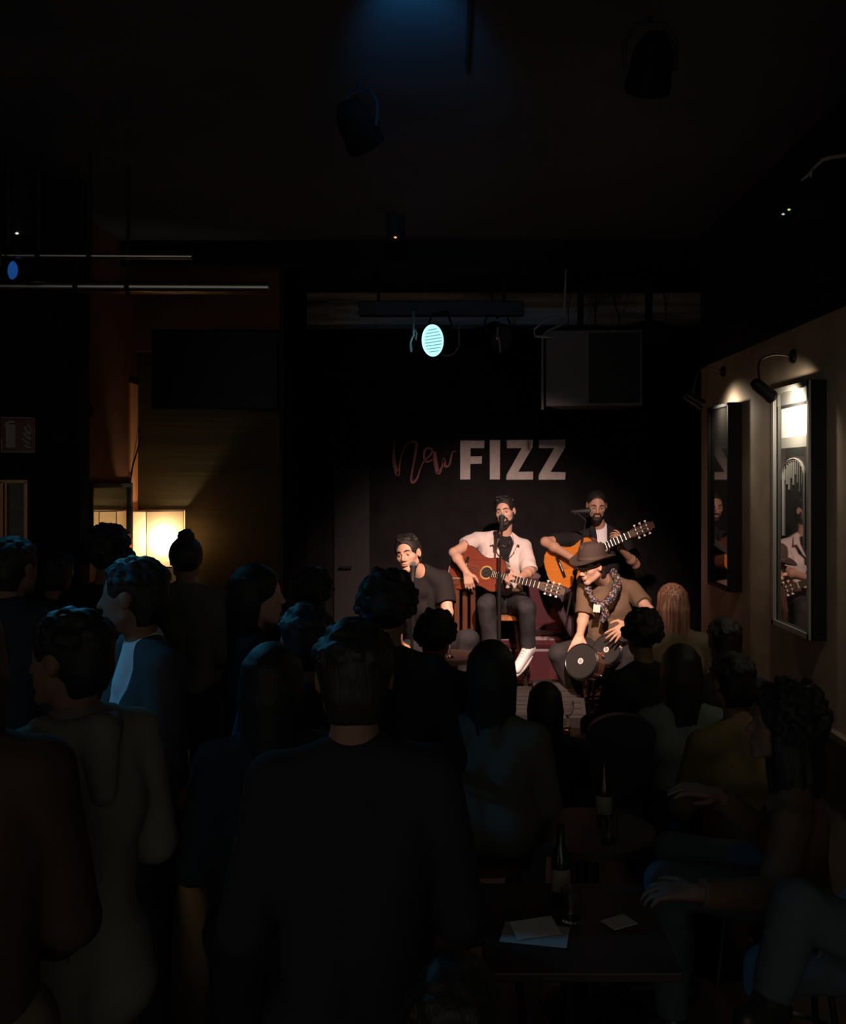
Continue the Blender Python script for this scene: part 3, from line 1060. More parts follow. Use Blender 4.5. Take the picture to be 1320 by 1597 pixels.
for pts in ([(740, 490), (800, 500), (870, 650), (960, 640), (930, 560), (850, 470), (860, 400), (980, 570), (975, 720), (900, 770), (800, 690)], [(700, 690), (780, 700), (880, 810), (980, 840), (970, 930), (880, 900), (770, 810)], [(660, 880), (730, 860), (840, 970), (960, 1040), (900, 1060), (760, 980)], [(730, 1080), (800, 1060), (880, 1110), (970, 1120), (970, 1200), (820, 1160)]):
    b.prism([SG(*p) for p in pts], (0, -.0015, 0))
b.obj('flames_pictogram', WH, fs)
b = MB()
for q in (((30, 1265), (1090, 1285), (1090, 1305), (30, 1290)), ((30, 850), (60, 850), (60, 1290), (30, 1290)), ((1075, 500), (1090, 500), (1090, 1290), (1075, 1290)), ((30, 215), (1050, 225), (1050, 240), (30, 235))):
    b.prism([SG(*p) for p in q], (0, -.0015, 0))
b.obj('border', WH, fs)

# framed picture below the sign
fr = thing('wall_picture', P(24, 840, 5.43), 'narrow picture in a thin copper brown frame below the red sign', 'picture')
a, c = P(3, 751, 5.44), P(46, 850, 5.44)
b = MB()
for x0, x1 in ((a.x, a.x + .018), (a.x + .028, a.x + .04), (c.x - .02, c.x)):
    b.box(((x0 + x1) / 2, 5.425, (a.z + c.z) / 2), (x1 - x0, .03, a.z - c.z), bev=.002)
for z in (a.z, c.z):
    b.box(((a.x + c.x) / 2, 5.425, z), (c.x - a.x, .03, .02), bev=.002)
b.obj('frame', mat('copper_frame', (0.5, 0.24, 0.13), 0.3, 0.6), fr)
MB().box(((a.x + c.x) / 2, 5.442, (a.z + c.z) / 2), (c.x - a.x - .02, .01, a.z - c.z - .02)).obj('print', ramp_mat('dark_print', [(0.3, (0.04, 0.04, 0.035)), (0.7, (0.12, 0.11, 0.09))], (3, 3, 20), 0.3), fr)

# ------------------------------------------------------------------ paper wall lamp, mirror beside it, cable
LX0, LX1, LY0, LY1 = -2.27, -1.925, 6.95, 7.22
lt, lb = 2.05 + (745 - 797) * 7.0 / F, 2.05 + (745 - 884) * 7.0 / F
lamp = thing('wall_lamp', ((LX0 + LX1) / 2, (LY0 + LY1) / 2, lb), 'glowing four-panel paper lamp on the wall in the left corner', 'lamp')
paper = bpy.data.materials.new('lamp_paper')
paper.use_nodes = True
nt = paper.node_tree
nt.nodes.clear()
out = nt.nodes.new('ShaderNodeOutputMaterial')
tr = nt.nodes.new('ShaderNodeBsdfTranslucent')
tr.inputs[0].default_value = (0.95, 0.66, 0.36, 1)
df = nt.nodes.new('ShaderNodeBsdfDiffuse')
df.inputs[0].default_value = (0.75, 0.6, 0.42, 1)
mx = nt.nodes.new('ShaderNodeMixShader')
mx.inputs[0].default_value = 0.35
nt.links.new(tr.outputs[0], mx.inputs[1])
nt.links.new(df.outputs[0], mx.inputs[2])
nt.links.new(mx.outputs[0], out.inputs[0])
tl, tr_ = .03, -.0
cors = [(LX0, LY0), (LX0 + .11, LY0 - .04), (LX1, LY0 + .08), (LX1 - .04, LY1), (LX0, LY1)]
b = MB()
for (x0, y0), (x1, y1) in zip(cors, cors[1:] + cors[:1]):
    f = .985
    v = [b.bm.verts.new(p) for p in ((x0, y0, lb), (x1, y1, lb), (x1, y1, lt), (x0, y0, lt))]
    b.bm.faces.new(v)
me_s = b.obj('shade', paper, lamp)
b = MB()
for (x, y) in cors:
    b.tube([(x, y, lb - .004), (x, y, lt + .004)], .003, 6)
for z in (lb, lt):
    b.tube([(x, y, z) for x, y in cors + cors[:1]], .0035, 6)
b.obj('wire_frame', mat('lamp_wire', (0.12, 0.07, 0.04), 0.5), lamp)
b = MB()
lc = Vector(((LX0 + LX1) / 2, LY0 + .1, lb + .15))
b.tube([(lc.x, LY1 + .02, lb + .05), (lc.x, lc.y, lb + .05), (lc.x, lc.y, lb + .1)], .01, 8)
b.lathe([(.018, -.05), (.02, -.03), (.02, 0), (.01, .0)], lc + Vector((0, 0, -.005)))
b.obj('bulb_holder', BLACK, lamp, True)
b = MB()
b.lathe([(0, .1), (.02, .095), (.03, .07), (.026, .035), (.014, .0), (0, 0)], lc, None, 16)
b.obj('bulb', emit('bulb_glow', (1.0, 0.75, 0.45), 8), lamp, True)
point('paper_lamp_light', lc + Vector((0.02, -.03, .05)), 10.0, (1.0, 0.84, 0.64), 0.03)

MIR = mat('mirror_glass', (0.85, 0.86, 0.84), 0.02, 1.0)
mt, mb_ = 2.05 + (745 - 757) * 6.7 / F, 2.05 + (745 - 840) * 6.7 / F
mi = thing('wall_mirror', (-2.33, 6.67, mb_), 'small dark framed mirror on the rust wall left of the paper lamp', 'mirror')
MB().box((-2.334, 6.68, (mt + mb_) / 2), (.01, .76, mt - mb_)).obj('glass', MIR, mi)
b = MB()
for y in (6.28, 7.06):
    b.box((-2.325, y, (mt + mb_) / 2), (.03, .035, mt - mb_ + .035), bev=.003)
for z in (mt, mb_):
    b.box((-2.325, 6.67, z), (.03, .78, .03), bev=.003)
b.obj('frame', BLACK, mi)
b = MB()
b.tube([(-2.32, 7.05, mt + .02), (-2.325, 7.12, mt + .14), (-2.3, 7.235, mt + .36)], .006, 6)
tag(b.obj('lamp_cable', BLACK), 'thin black cable slanting up the orange wall corner above the mirror', 'cable')

# small spot fittings left: glinting chrome wall light
b = MB()
c = P(135, 640, 6.0)
sp_ = thing('small_spotlight', c, 'tiny chrome edged black spotlight high on the partition corner above the mirror', 'spotlight')
b.lathe([(0, 0), (.035, 0), (.04, .01), (.04, .09), (.03, .1), (0, .1)], c, axes((.2, -.9, -.3)), 16)
b.obj('housing', BLACK, sp_, True)
b = MB()
b.lathe([(.041, 0), (.045, .0), (.045, .012), (.041, .012)], c, axes((.2, -.9, -.3)), 16)
b.obj('ring', CHROME, sp_, True)
b = MB()
b.tube([c, c + Vector((-.08, .02, .04)), (-2.2, 5.6, c.z + .05)], .008, 6)
b.obj('bracket', BLACK, sp_, True)

# dark flat screen high on the left
a, c = P(238, 515, 7.1), P(436, 640, 7.1)
tv = thing('television', ((a.x + c.x) / 2, 7.1, c.z), 'large switched-off flat television high on the left wall', 'television')
ctr = (a + c) / 2
MB().box(ctr, (c.x - a.x, .06, a.z - c.z), bev=.01).obj('housing', mat('tv_black', (0.006, 0.006, 0.006), 0.8, spec=.1), tv)
MB().box(ctr + Vector((0, -.031, 0)), (c.x - a.x - .03, .004, a.z - c.z - .03)).obj('screen', mat('screen_black', (0.005, 0.005, 0.006), 0.45, spec=.2), tv)
MB().box(ctr + Vector((0, .09, 0)), (.2, .12, .2)).obj('wall_mount', METAL, tv)

# ------------------------------------------------------------------ loudspeaker high on the right
def spk():
    Y = 7.5
    a, c = P(846, 516, Y), P(1000, 633, Y)
    t = thing('loudspeaker', ((a.x + c.x) / 2, Y, c.z), 'wide black hanging loudspeaker with a grey lit left side above the lettering', 'speaker')
    z0, z1 = c.z, a.z
    G = mat('speaker_grey', (0.1, 0.09, 0.1), 0.45)
    xl = a.x
    b = MB()
    b.prism([(xl + .03, Y, z0), (c.x, Y - .05, z0), (c.x - .1, Y + .38, z0), (xl + .2, Y + .4, z0)], (0, 0, z1 - z0))
    b.obj('cabinet', G, t)
    b = MB()
    b.prism([(xl + .36, Y - .035, z0 + .02), (c.x - .02, Y - .065, z0 + .02), (c.x - .02, Y - .05, z0 + .02), (xl + .36, Y - .02, z0 + .02)], (0, 0, z1 - z0 - .04))
    b.obj('grille', mat('grille_black', (0.01, 0.01, 0.01), 0.7), t)
    b = MB()
    b.tube([(xl + .0, Y - .02, z0 - .03), (xl + .0, Y - .02, z1 - .06), (xl + .03, Y - .02, z1 - .01), (xl + .16, Y - .02, z1 + .05)], .012, 8)
    b.obj('yoke', mat('yoke_metal', (0.4, 0.36, 0.36), 0.35, 0.7), t, True)
    b = MB()
    b.tube([(xl + .08, Y - .04, z1 - .06), (xl - .06, Y - .06, z1 - .05), (xl - .07, Y - .06, z1), (xl + .02, Y - .04, z1 + .08), (xl + .1, Y, z1 + .1)], .009, 8)
    b.tube([(xl + .1, Y, z1 + .1), (xl + .17, Y, z1 + .11), (xl + .2, Y + .1, ZC)], .009, 8)
    b.obj('cable', mat('cable_pale', (0.45, 0.38, 0.36), 0.4), t, True)
    b = MB()
    b.tube([(c.x - .45, Y + .15, z1), (c.x - .45, Y + .15, ZC)], .025, 10)
    b.obj('ceiling_mount', METAL, t)
    b = MB()
    b.lathe([(0, .1), (.1, .09), (.17, .05), (.19, 0), (.19, -.12), (0, -.12)], P(1012, 520, Y + .2), None, 24)
    o = b.obj('ventilation_cowl', BLACK, None, True)
    tag(o, 'rounded black cowl beside the hanging loudspeaker on its right', 'cowl')
    b = MB()
    q = P(1012, 520, Y + .2)
    b.tube([q + Vector((0, 0, .08)), (q.x, q.y, ZC)], .03, 10)
    b.obj('duct', BLACK, o)


spk()

# ------------------------------------------------------------------ lighting bar and cans
LB = thing('lighting_bar', P(688, 482, 7.35), 'black ceiling bar that carries the two round stage lights', 'bar')
a, c = P(560, 482, 7.35), P(817, 482, 7.35)
MB().box((a + c) / 2, (c.x - a.x, .1, .11), bev=.008).obj('box_rail', mat('rail_black', (0.012, 0.012, 0.013), 0.6), LB)
for x in (a.x + .15, c.x - .15):
    b = MB()
    b.tube([(x, 7.35, a.z + .05), (x, 7.35, ZC)], .012, 8)
    b.obj('suspension_rod', METAL, LB)


def can(name, c, n, label, lit, r=.118, L=.2, group=None, yoke=True, top=None):
    t = thing(name, c, label, 'stage light', group)
    R = axes(n, (0, 0, 1))
    body = mat('can_black', (0.008, 0.008, 0.009), 0.9, spec=0.1)
    b = MB()
    b.lathe([(r * .88, -.02), (r * 1.02, 0), (r * 1.08, 0), (r * 1.08, -.03), (r * .98, -.05), (r * .93, -L * .7), (r * .5, -L), (0, -L)], c, R, 32)
    b.obj('housing', body, t, True)
    b = MB()
    b.lathe([(0, -.012), (r * .98, -.012), (r * .98, -.016), (0, -.016)], c, R, 32)
    lens = b.obj('lens', lit or mat('dead_lens', (0.05, 0.05, 0.06), 0.1), t)
    if yoke:
        up = Vector((0, 0, 1))
        sd = n.cross(up).normalized()
        mid = c - n * L * .35
        b = MB()
        tp = mid + up * (r + .09)
        b.tube([mid + sd * (r + .012), mid + sd * (r + .02) + up * .1, tp + sd * r * .7, tp - sd * r * .7, mid - sd * (r + .02) + up * .1, mid - sd * (r + .012)], .009, 8)
        b.obj('yoke', mat('yoke_black', (0.012, 0.012, 0.013), 0.6), t, True)
        b = MB()
        b.tube([tp, (tp.x, tp.y, top if top else tp.z + .08)], .01, 8)
        b.obj('clamp', METAL, t)
    return t, R


led = emit('cyan_leds', (0.5, 0.97, 1.0), 1.25)
t, R = can('stage_light', PAR, PAR_N, 'lit cyan round stage light glowing under the ceiling bar', mat('lens_cyan', (0.2, 0.5, 0.55), 0.3), top=P(0, 495, 7.35).z)
# rows of lit LEDs and a lit rim
r = .105
upv = (R @ Vector((1, 0, 0)))
sdv = (R @ Vector((0, 1, 0)))
rows = 9
for i in range(rows):
    v = (i - (rows - 1) / 2) * (2 * r / rows)
    hw = math.sqrt(max(r * r - v * v, 0))
    b = MB()
    ctr = PAR + upv * v + PAR_N * (-.006)
    b.box(ctr, (2 * r / rows * .66, 2 * hw, .006), R, bev=.001)
    b.obj('led_row', led, t)
b = MB()
b.lathe([(.1, -.008), (.119, -.004), (.119, .003), (.1, -.002)], PAR, R, 36)
b.obj('lit_rim', led, t, True)
# safety hook beside it
b = MB()
hk = P(645, 500, 7.2)
for q in ([(645, 485), (645, 525)], [(641, 548), (640, 535), (644, 524), (649, 530), (650, 520), (647, 514)]):
    b.tube([P(x, y, 7.3) for x, y in q], .011, 8)
b.tube([P(641, 549, 7.3), P(640, 538, 7.3)], .014, 8)
tag(b.obj('safety_hook', mat('hook_steel', (0.55, 0.75, 0.8), 0.3, 0.8)), 'bright steel safety hook hanging left of the lit cyan stage light', 'hook')
t9, _ = can('stage_light', P(784, 528, 7.35), Vector((.5, -.75, -.45)).normalized(), 'unlit black stage light to the right of the lit cyan one', None, r=.1, top=P(0, 495, 7.35).z)
b = MB()
b.tube([P(777, 510, 7.2), P(776, 524, 7.2), P(780, 533, 7.2), P(781, 549, 7.2)], .009, 8)
b.tube([P(774, 526, 7.2), P(779, 526, 7.2)], .016, 8)
b.obj('clamp_lever', mat('steel', (0.6, 0.55, 0.52), 0.3, 0.9), t9, True)
can('stage_light', BLUE_L, Vector((.965, -.2, -.17)).normalized(), 'blue lit stage light at the far left edge under the pipes', emit('blue_leds', (0.02, 0.25, 1.0), .18), r=.05, L=.1, top=ZC)
can('stage_light', Vector(KEY) + Vector((0, -.1, .05)), Vector((-.03, .68, -.73)).normalized(), 'dark stage spotlight hanging near the ceiling, aimed at the musicians from the right', emit('key_leds', (1, .8, .7), .2), r=.08, top=ZC)
can('stage_light', Vector(WARM) + Vector((0, -.1, .05)), Vector((.4, .6, -.7)).normalized(), 'dark stage spotlight hanging near the ceiling, aimed at the musicians from the left', emit('warm_leds', (1, .6, .4), .2), r=.08, top=ZC)

can('stage_light', BLUE_S, Vector((.83, 0, -.55)).normalized(), 'blue stage light high on the left, outside the left photo edge, aimed across the guests', emit('blue_leds', (0.02, 0.25, 1.0), .18), r=.08, L=.14, top=ZC)

# cable droop under the rail
b = MB()
b.tube([P(684, 553, 7.25), P(700, 555, 7.25), P(709, 551, 7.25), P(716, 540, 7.25), P(716, 500, 7.3)], .006, 6)
tag(b.obj('hanging_cable', mat('cable_brown', (0.3, 0.17, 0.15), 0.4)), 'thin cable drooping from the bar right of the lit stage light', 'cable')

can('stage_light', Vector((-0.13, 2.86, 3.6)), Vector((0, .97, .2)).normalized(), 'small blue stage light just above the photo, washing the ceiling', emit('blue_leds', (0.02, 0.25, 1.0), .35), r=.06, L=.14, yoke=False)

# tiny indicator lights
for (px_, py_, Y, col, lab, nm) in ((617, 372, 6.2, (1, .45, .15), 'tiny amber status light of a black smoke detector on the ceiling', 'smoke_detector'), (28, 366, 5.2, (.8, .7, .6), 'tiny white status light on a black box under the left ceiling', 'alarm_box')):
    c = P(px_, py_, Y)
    t = thing(nm, c, lab, 'detector')
    b = MB()
    b.lathe([(0, -.004), (.045, 0), (.06, .02), (.06, ZC - c.z - .0), (0, ZC - c.z)], c + Vector((0, .05, 0)), None, 20)
    b.obj('housing', BLACK, t, True)
    b = MB()
    b.lathe([(0, -.007), (.007, 0), (0, .007)], c + Vector((0, -.012, .004)), None, 10, sx=1.6)
    b.obj('indicator', emit(nm + '_led', col, 1.2), t)
c = P(1226, 329, 4.6)
t = thing('exit_lamp', c, 'small black lamp with two greenish lights high on the right wall', 'lamp')
b = MB()
b.box(((c.x + XR) / 2 + .03, c.y + .02, c.z), (XR - c.x + .0, .16, .1), bev=.01)
b.obj('housing', BLACK, t)
for q, e in (((1231, 327), (.75, 1, .3)), ((1222, 334), (.6, .8, .6))):
    b = MB()
    b.lathe([(0, -.006), (.008, 0), (0, .006)], P(*q, 4.5), None, 10)
    b.obj('indicator', emit('green_led_%d' % q[0], e, .7), t)

# dry branches over the loudspeaker
BR = mat('dry_branch', (0.05, 0.035, 0.028), 0.8)
DP = [('dry twiggy branch above the left edge of the hanging loudspeaker', 885), ('dry twiggy branch above the middle of the hanging loudspeaker', 930), ('dry twiggy branch above the right part of the hanging loudspeaker', 968), ('dry twiggy branch near the black cowl right of the loudspeaker', 1040), ('dry twiggy branch above the unlit stage light', 770)]
for k, (lab, x0) in enumerate(DP):
    rr = random.Random(40 + k)
    b = MB()

    def grow(p, d, r, n):
        pts = [p]
        for i in range(7):
            d = (d + Vector((rr.uniform(-.4, .4), rr.uniform(-.25, .25), rr.uniform(-.3, .3)))).normalized()
            pts.append(pts[-1] + d * rr.uniform(.04, .075))
            if n > 0 and rr.random() < .75:
                grow(pts[-1], (d + Vector((rr.uniform(-1, 1), rr.uniform(-.4, .4), rr.uniform(-.6, .6)))).normalized(), r * .6, n - 1)
        b.tube(pts, [max(r * (1 - i / 9), .0015) for i in range(len(pts))], 5)
    base = P(x0, 510 if k != 4 else 478, 8.15)
    grow(base, Vector((rr.uniform(-.3, .3), 0, 1)), .013, 3)
    for v_ in b.bm.verts:
        v_.co.x = base.x + (v_.co.x - base.x) * .45
        v_.co.y = base.y + (v_.co.y - base.y) * .45
    for v_ in b.bm.verts:
        v_.co.z = min(v_.co.z, ZC - .02)
        v_.co.y = min(v_.co.y, YB - .04)
    tag(b.obj('dry_branch', BR), lab, 'branch', 'dry branches along the top of the back wall')
# shelf the branches stand on
a, c = P(740, 512, 8.15), P(1090, 512, 8.15)
sh = MB().box(((a.x + c.x) / 2, 8.36, a.z - .02), (c.x - a.x, .68, .03), bev=.004).obj('wall_shelf', BLACK)
tag(sh, 'black shelf high on the back wall that carries the dry branches', 'shelf')
# sprig at the top right
b = MB()
q = [(1250, 282), (1262, 272), (1270, 262), (1283, 250), (1294, 246)]
b.tube([P(x, y, 3.9) for x, y in q], [.004, .005, .006, .007, .008], 6)
b.tube([P(1270, 262, 3.9), P(1266, 268, 3.85), P(1265, 276, 3.85)], .004, 6)
b.tube([P(1262, 272, 3.9), P(1258, 278, 3.9)], .003, 6)
e_ = P(1294, 246, 3.9)
b.tube([e_, (XR, 4.0, e_.z + .06)], .008, 6)
tag(b.obj('dry_branch', mat('pale_branch', (0.3, 0.24, 0.2), 0.7)), 'pale dry twig reaching out of the wall at the top right', 'branch')

# ------------------------------------------------------------------ framed pictures on the right wall with gooseneck lamps
XM = 1.71
FRAME = mat('black_frame', (0.006, 0.006, 0.006), 0.7, spec=.12)
SILVER = mat('silver_frame', (0.25, 0.24, 0.22), 0.5, 0.3)


def art_glass(name, col, ior=2.1):
    m = mat(name, col, 0.02, ior=ior, spec=0.5)
    return m


def picture(y0, y1, z0, z1, label, kind):
    t = thing('framed_picture', (XM, (y0 + y1) / 2, z0), label, 'picture')
    yc, zc = (y0 + y1) / 2, (z0 + z1) / 2
    wd = .028 if kind == 2 else .02
    b = MB()
    b.box(((XM + XR) / 2 + .003, y0 + .004, zc), (XR - XM - .006, .012, z1 - z0))
    b.box(((XM + XR) / 2 + .003, y1 - .004, zc), (XR - XM - .006, .012, z1 - z0))
    b.box(((XM + XR) / 2 + .003, yc, z1 - .005), (XR - XM - .006, y1 - y0, .012))
    b.box(((XM + XR) / 2 + .003, yc, z0 + .005), (XR - XM - .006, y1 - y0, .012))
    b.obj('deep_frame', FRAME, t)
    b = MB()
    fm = SILVER if kind == 2 else FRAME
    for y in (y0 + wd / 2, y1 - wd / 2):
        b.box((XM + .004, y, zc), (.018, wd, z1 - z0), bev=.002)
    for z in (z0 + wd / 2, z1 - wd / 2):
        b.box((XM + .004, yc, z), (.018, y1 - y0, wd if z < zc else wd * (1.0 if kind == 1 else 1.0)), bev=.002)
    b.obj('front_edge', fm, t)
    bg = art_glass('glazed_dark_print_%d' % kind, (0.015, 0.014, 0.013) if kind == 1 else (0.04, 0.04, 0.038))
    pane = MB().box((XM + .02, yc, zc), (.008, y1 - y0 - .03, z1 - z0 - .03)).obj('glazed_print', bg, t)
    xs = XM + .0155
    if kind == 2:
        u = lambda f: y1 - .03 - f * (y1 - y0 - .06)      # 0 = far edge, 1 = near edge
        v = lambda f: z1 - .02 - f * (z1 - z0 - .04)
        # slim grey margin, white block, drawn arch with hanging lines
        pap = art_glass('print_white', (0.72, 0.71, 0.68), 1.6)
        gr = art_glass('print_grey', (0.2, 0.195, 0.185), 2.0)
        lg = art_glass('print_light_grey', (0.34, 0.33, 0.31), 1.8)
        def rect(a0, a1, b0, b1, m, nm, dx=0.0):
            MB().box((xs - dx, (u(a0) + u(a1)) / 2, (v(b0) + v(b1)) / 2), (.001, abs(u(a0) - u(a1)), abs(v(b0) - v(b1)))).obj(nm, m, pane)
        rect(.0, 1, .0, .06, gr, 'top_margin')
        rect(.14, .97, .075, .2, pap, 'white_panel')
        rect(.14, .97, .2, .245, lg, 'grey_panel')
        b = MB()
        yy, z_ = (u(.2) + u(.85)) / 2, v(.36)
        ry = abs(u(.2) - u(.85)) / 2
        for k in range(2):
            rr = ry * (1 - .1 * k)
            pts = [(xs - .002, yy + rr * math.cos(a), z_ + rr * .55 * math.sin(a)) for a in np.linspace(0, math.pi, 25)]
            pts = [(xs - .002, yy + rr, v(.62))] + pts + [(xs - .002, yy - rr, v(.66))]
            b.tube(pts, .005 if k == 0 else .003, 5)
        for k in range(9):
            y = yy + ry * (.8 - 1.6 * k / 8)
            top = z_ + math.sqrt(max(0, 1 - ((y - yy) / ry) ** 2)) * ry * .5
            b.tube([(xs - .002, y, top), (xs - .002, y + .004, top - .07 - .09 * ((k * 7) % 5) / 5)], .0035, 5)
        b.obj('drawn_arch', lg, pane)
    else:
        pass
    return t


picture(5.83, 6.29, CH - 163 * 6.29 / F - .01, CH + 109 * 6.29 / F, 'black framed glazed dark picture reflecting a letter, farther of the two', 'picture' and 1)
picture(3.2, 3.74, CH - 228 * 5.05 / F, CH + 137 * 5.05 / F, 'black framed glazed dark picture nearest the camera, just past the right photo edge', 1)
picture(4.53, 5.05, CH - 228 * 5.05 / F, CH + 137 * 5.05 / F, 'deep framed print with a white block and drawn arch, nearer of the two', 2)


def goose(mount, pts, head, target, label, power, sz=55):
    t = thing('picture_lamp', mount, label, 'lamp')
    b = MB()
    b.lathe([(0, 0), (.035, 0), (.038, .006), (.03, .018), (0, .02)], (XR, mount.y, mount.z), axes((-1, 0, 0)), 20)
    b.obj('wall_plate', METAL, t, True)
    # smooth arm
    P_ = [Vector((XR - .01, mount.y, mount.z))] + pts + [head]
    out = []
    n = len(P_)
    for i in range(n - 1):
        p0, p1, p2, p3 = P_[max(i - 1, 0)], P_[i], P_[i + 1], P_[min(i + 2, n - 1)]
        for k in range(8):
            u = k / 8
            out.append(.5 * ((2 * p1) + (-p0 + p2) * u + (2 * p0 - 5 * p1 + 4 * p2 - p3) * u * u + (-p0 + 3 * p1 - 3 * p2 + p3) * u ** 3))
    out.append(head)
    b = MB()
    b.tube(out, .006, 10)
    b.obj('arm', CHROME, t, True)
    d = (Vector(target) - head).normalized()
    R = axes(d)
    b = MB()
    b.lathe([(0, -.05), (.022, -.05), (.03, -.03), (.031, .06), (.034, .065), (.034, .085), (.029, .085), (.029, .055), (0, .055)], head, R, 24)
    b.obj('lamp_head', mat('lamp_black', (0.015, 0.015, 0.015), 0.35), t, True)
    b = MB()
    b.lathe([(0, .057), (.028, .057), (.028, .06), (0, .062)], head, R, 20)
    b.obj('bulb', emit('picture_bulb', (1, .88, .7), 6), t)
    spot('picture_lamp_light', head + d * .095, target, power, (1.0, 0.86, 0.66), sz, .9, .012)


m1 = P(1128, 580, 6.2)
goose(Vector((XR, 6.2, m1.z)), [Vector((1.66, 6.15, m1.z + .02)), Vector((1.58, 6.08, m1.z - .03))], Vector((1.535, 6.02, P(0, 620, 6.0).z)), (1.76, 6.0, 2.4), 'thin curved chrome picture lamp above the farther framed picture', 11.0, 155)
m2 = P(1238, 556, 4.95)
goose(Vector((XR, 4.95, m2.z)), [Vector((1.66, 4.88, m2.z + .0)), Vector((1.56, 4.8, m2.z - .05))], P(1187, 605, 4.66), (1.71, 4.74, 2.36), 'thin curved chrome picture lamp above the nearer framed print', 17.0, 155)
goose(Vector((XR, 3.62, m2.z)), [Vector((1.66, 3.57, m2.z)), Vector((1.56, 3.5, m2.z - .05))], Vector((1.53, 3.42, 2.48)), (1.71, 3.5, 2.32), 'thin curved chrome picture lamp nearest the camera, just past the right photo edge', 15.0, 155)

# ------------------------------------------------------------------ stage furniture
ST = .25
LEATHER = mat('burgundy_leather', (0.07, 0.016, 0.022), 0.42, spec=.3, bump=.05, bscale=40)
so = thing('leather_sofa', (.45, 8.3, ST), 'long low burgundy leather sofa standing behind the musicians', 'sofa')
x0, x1 = P(640, 0, 8.2).x, P(900, 0, 8.2).x
MB().box(((x0 + x1) / 2, 8.4, ST + .2), (x1 - x0, .42, .34), bev=.05).obj('base', LEATHER, so)
for i in range(2):
    w_ = (x1 - x0 - .2) / 2
    MB().box((x0 + .1 + w_ * (i + .5), 8.38, ST + .4), (w_ - .01, .42, .12), bev=.04).obj('seat_cushion', LEATHER, so)
MB().box(((x0 + x1) / 2, 8.6, ST + .62), (x1 - x0, .16, .72), bev=.07).obj('backrest', LEATHER, so)
for x in (x0 + .06, x1 - .06):
    MB().box((x, 8.43, ST + .4), (.13, .46, .46), bev=.05).obj('armrest', LEATHER, so)

# slatted wooden chair behind the left singer
WOODC = ramp_mat('chair_wood', [(0.3, (0.06, 0.02, 0.009)), (0.7, (0.12, 0.042, 0.016))], (30, 3, 3), 0.35, bump=.05)
cx = P(713, 0, 7.75).x
ch = thing('wooden_chair', (cx, 7.6, ST), 'reddish wooden chair with a tall slatted back between the left singer and the guitarist', 'chair')
MB().box((cx, 7.62, ST + .44), (.33, .38, .035), bev=.01).obj('seat', WOODC, ch)
for k in range(5):
    b = MB()
    x = cx - .13 + k * .065
    b.box((x, 7.8, ST + .7), (.042, .018, .5), bev=.004)
    b.obj('back_slat', WOODC, ch)
MB().box((cx, 7.8, ST + .96), (.34, .03, .07), bev=.012).obj('top_rail', WOODC, ch)
for x, y in ((-.14, -.16), (.14, -.16), (-.14, .17), (.14, .17)):
    b = MB()
    b.tube([(cx + x, 7.62 + y, ST + .42), (cx + x * 1.08, 7.62 + y * 1.08, ST)], [.02, .014], 8)
    b.obj('leg', WOODC, ch, True)

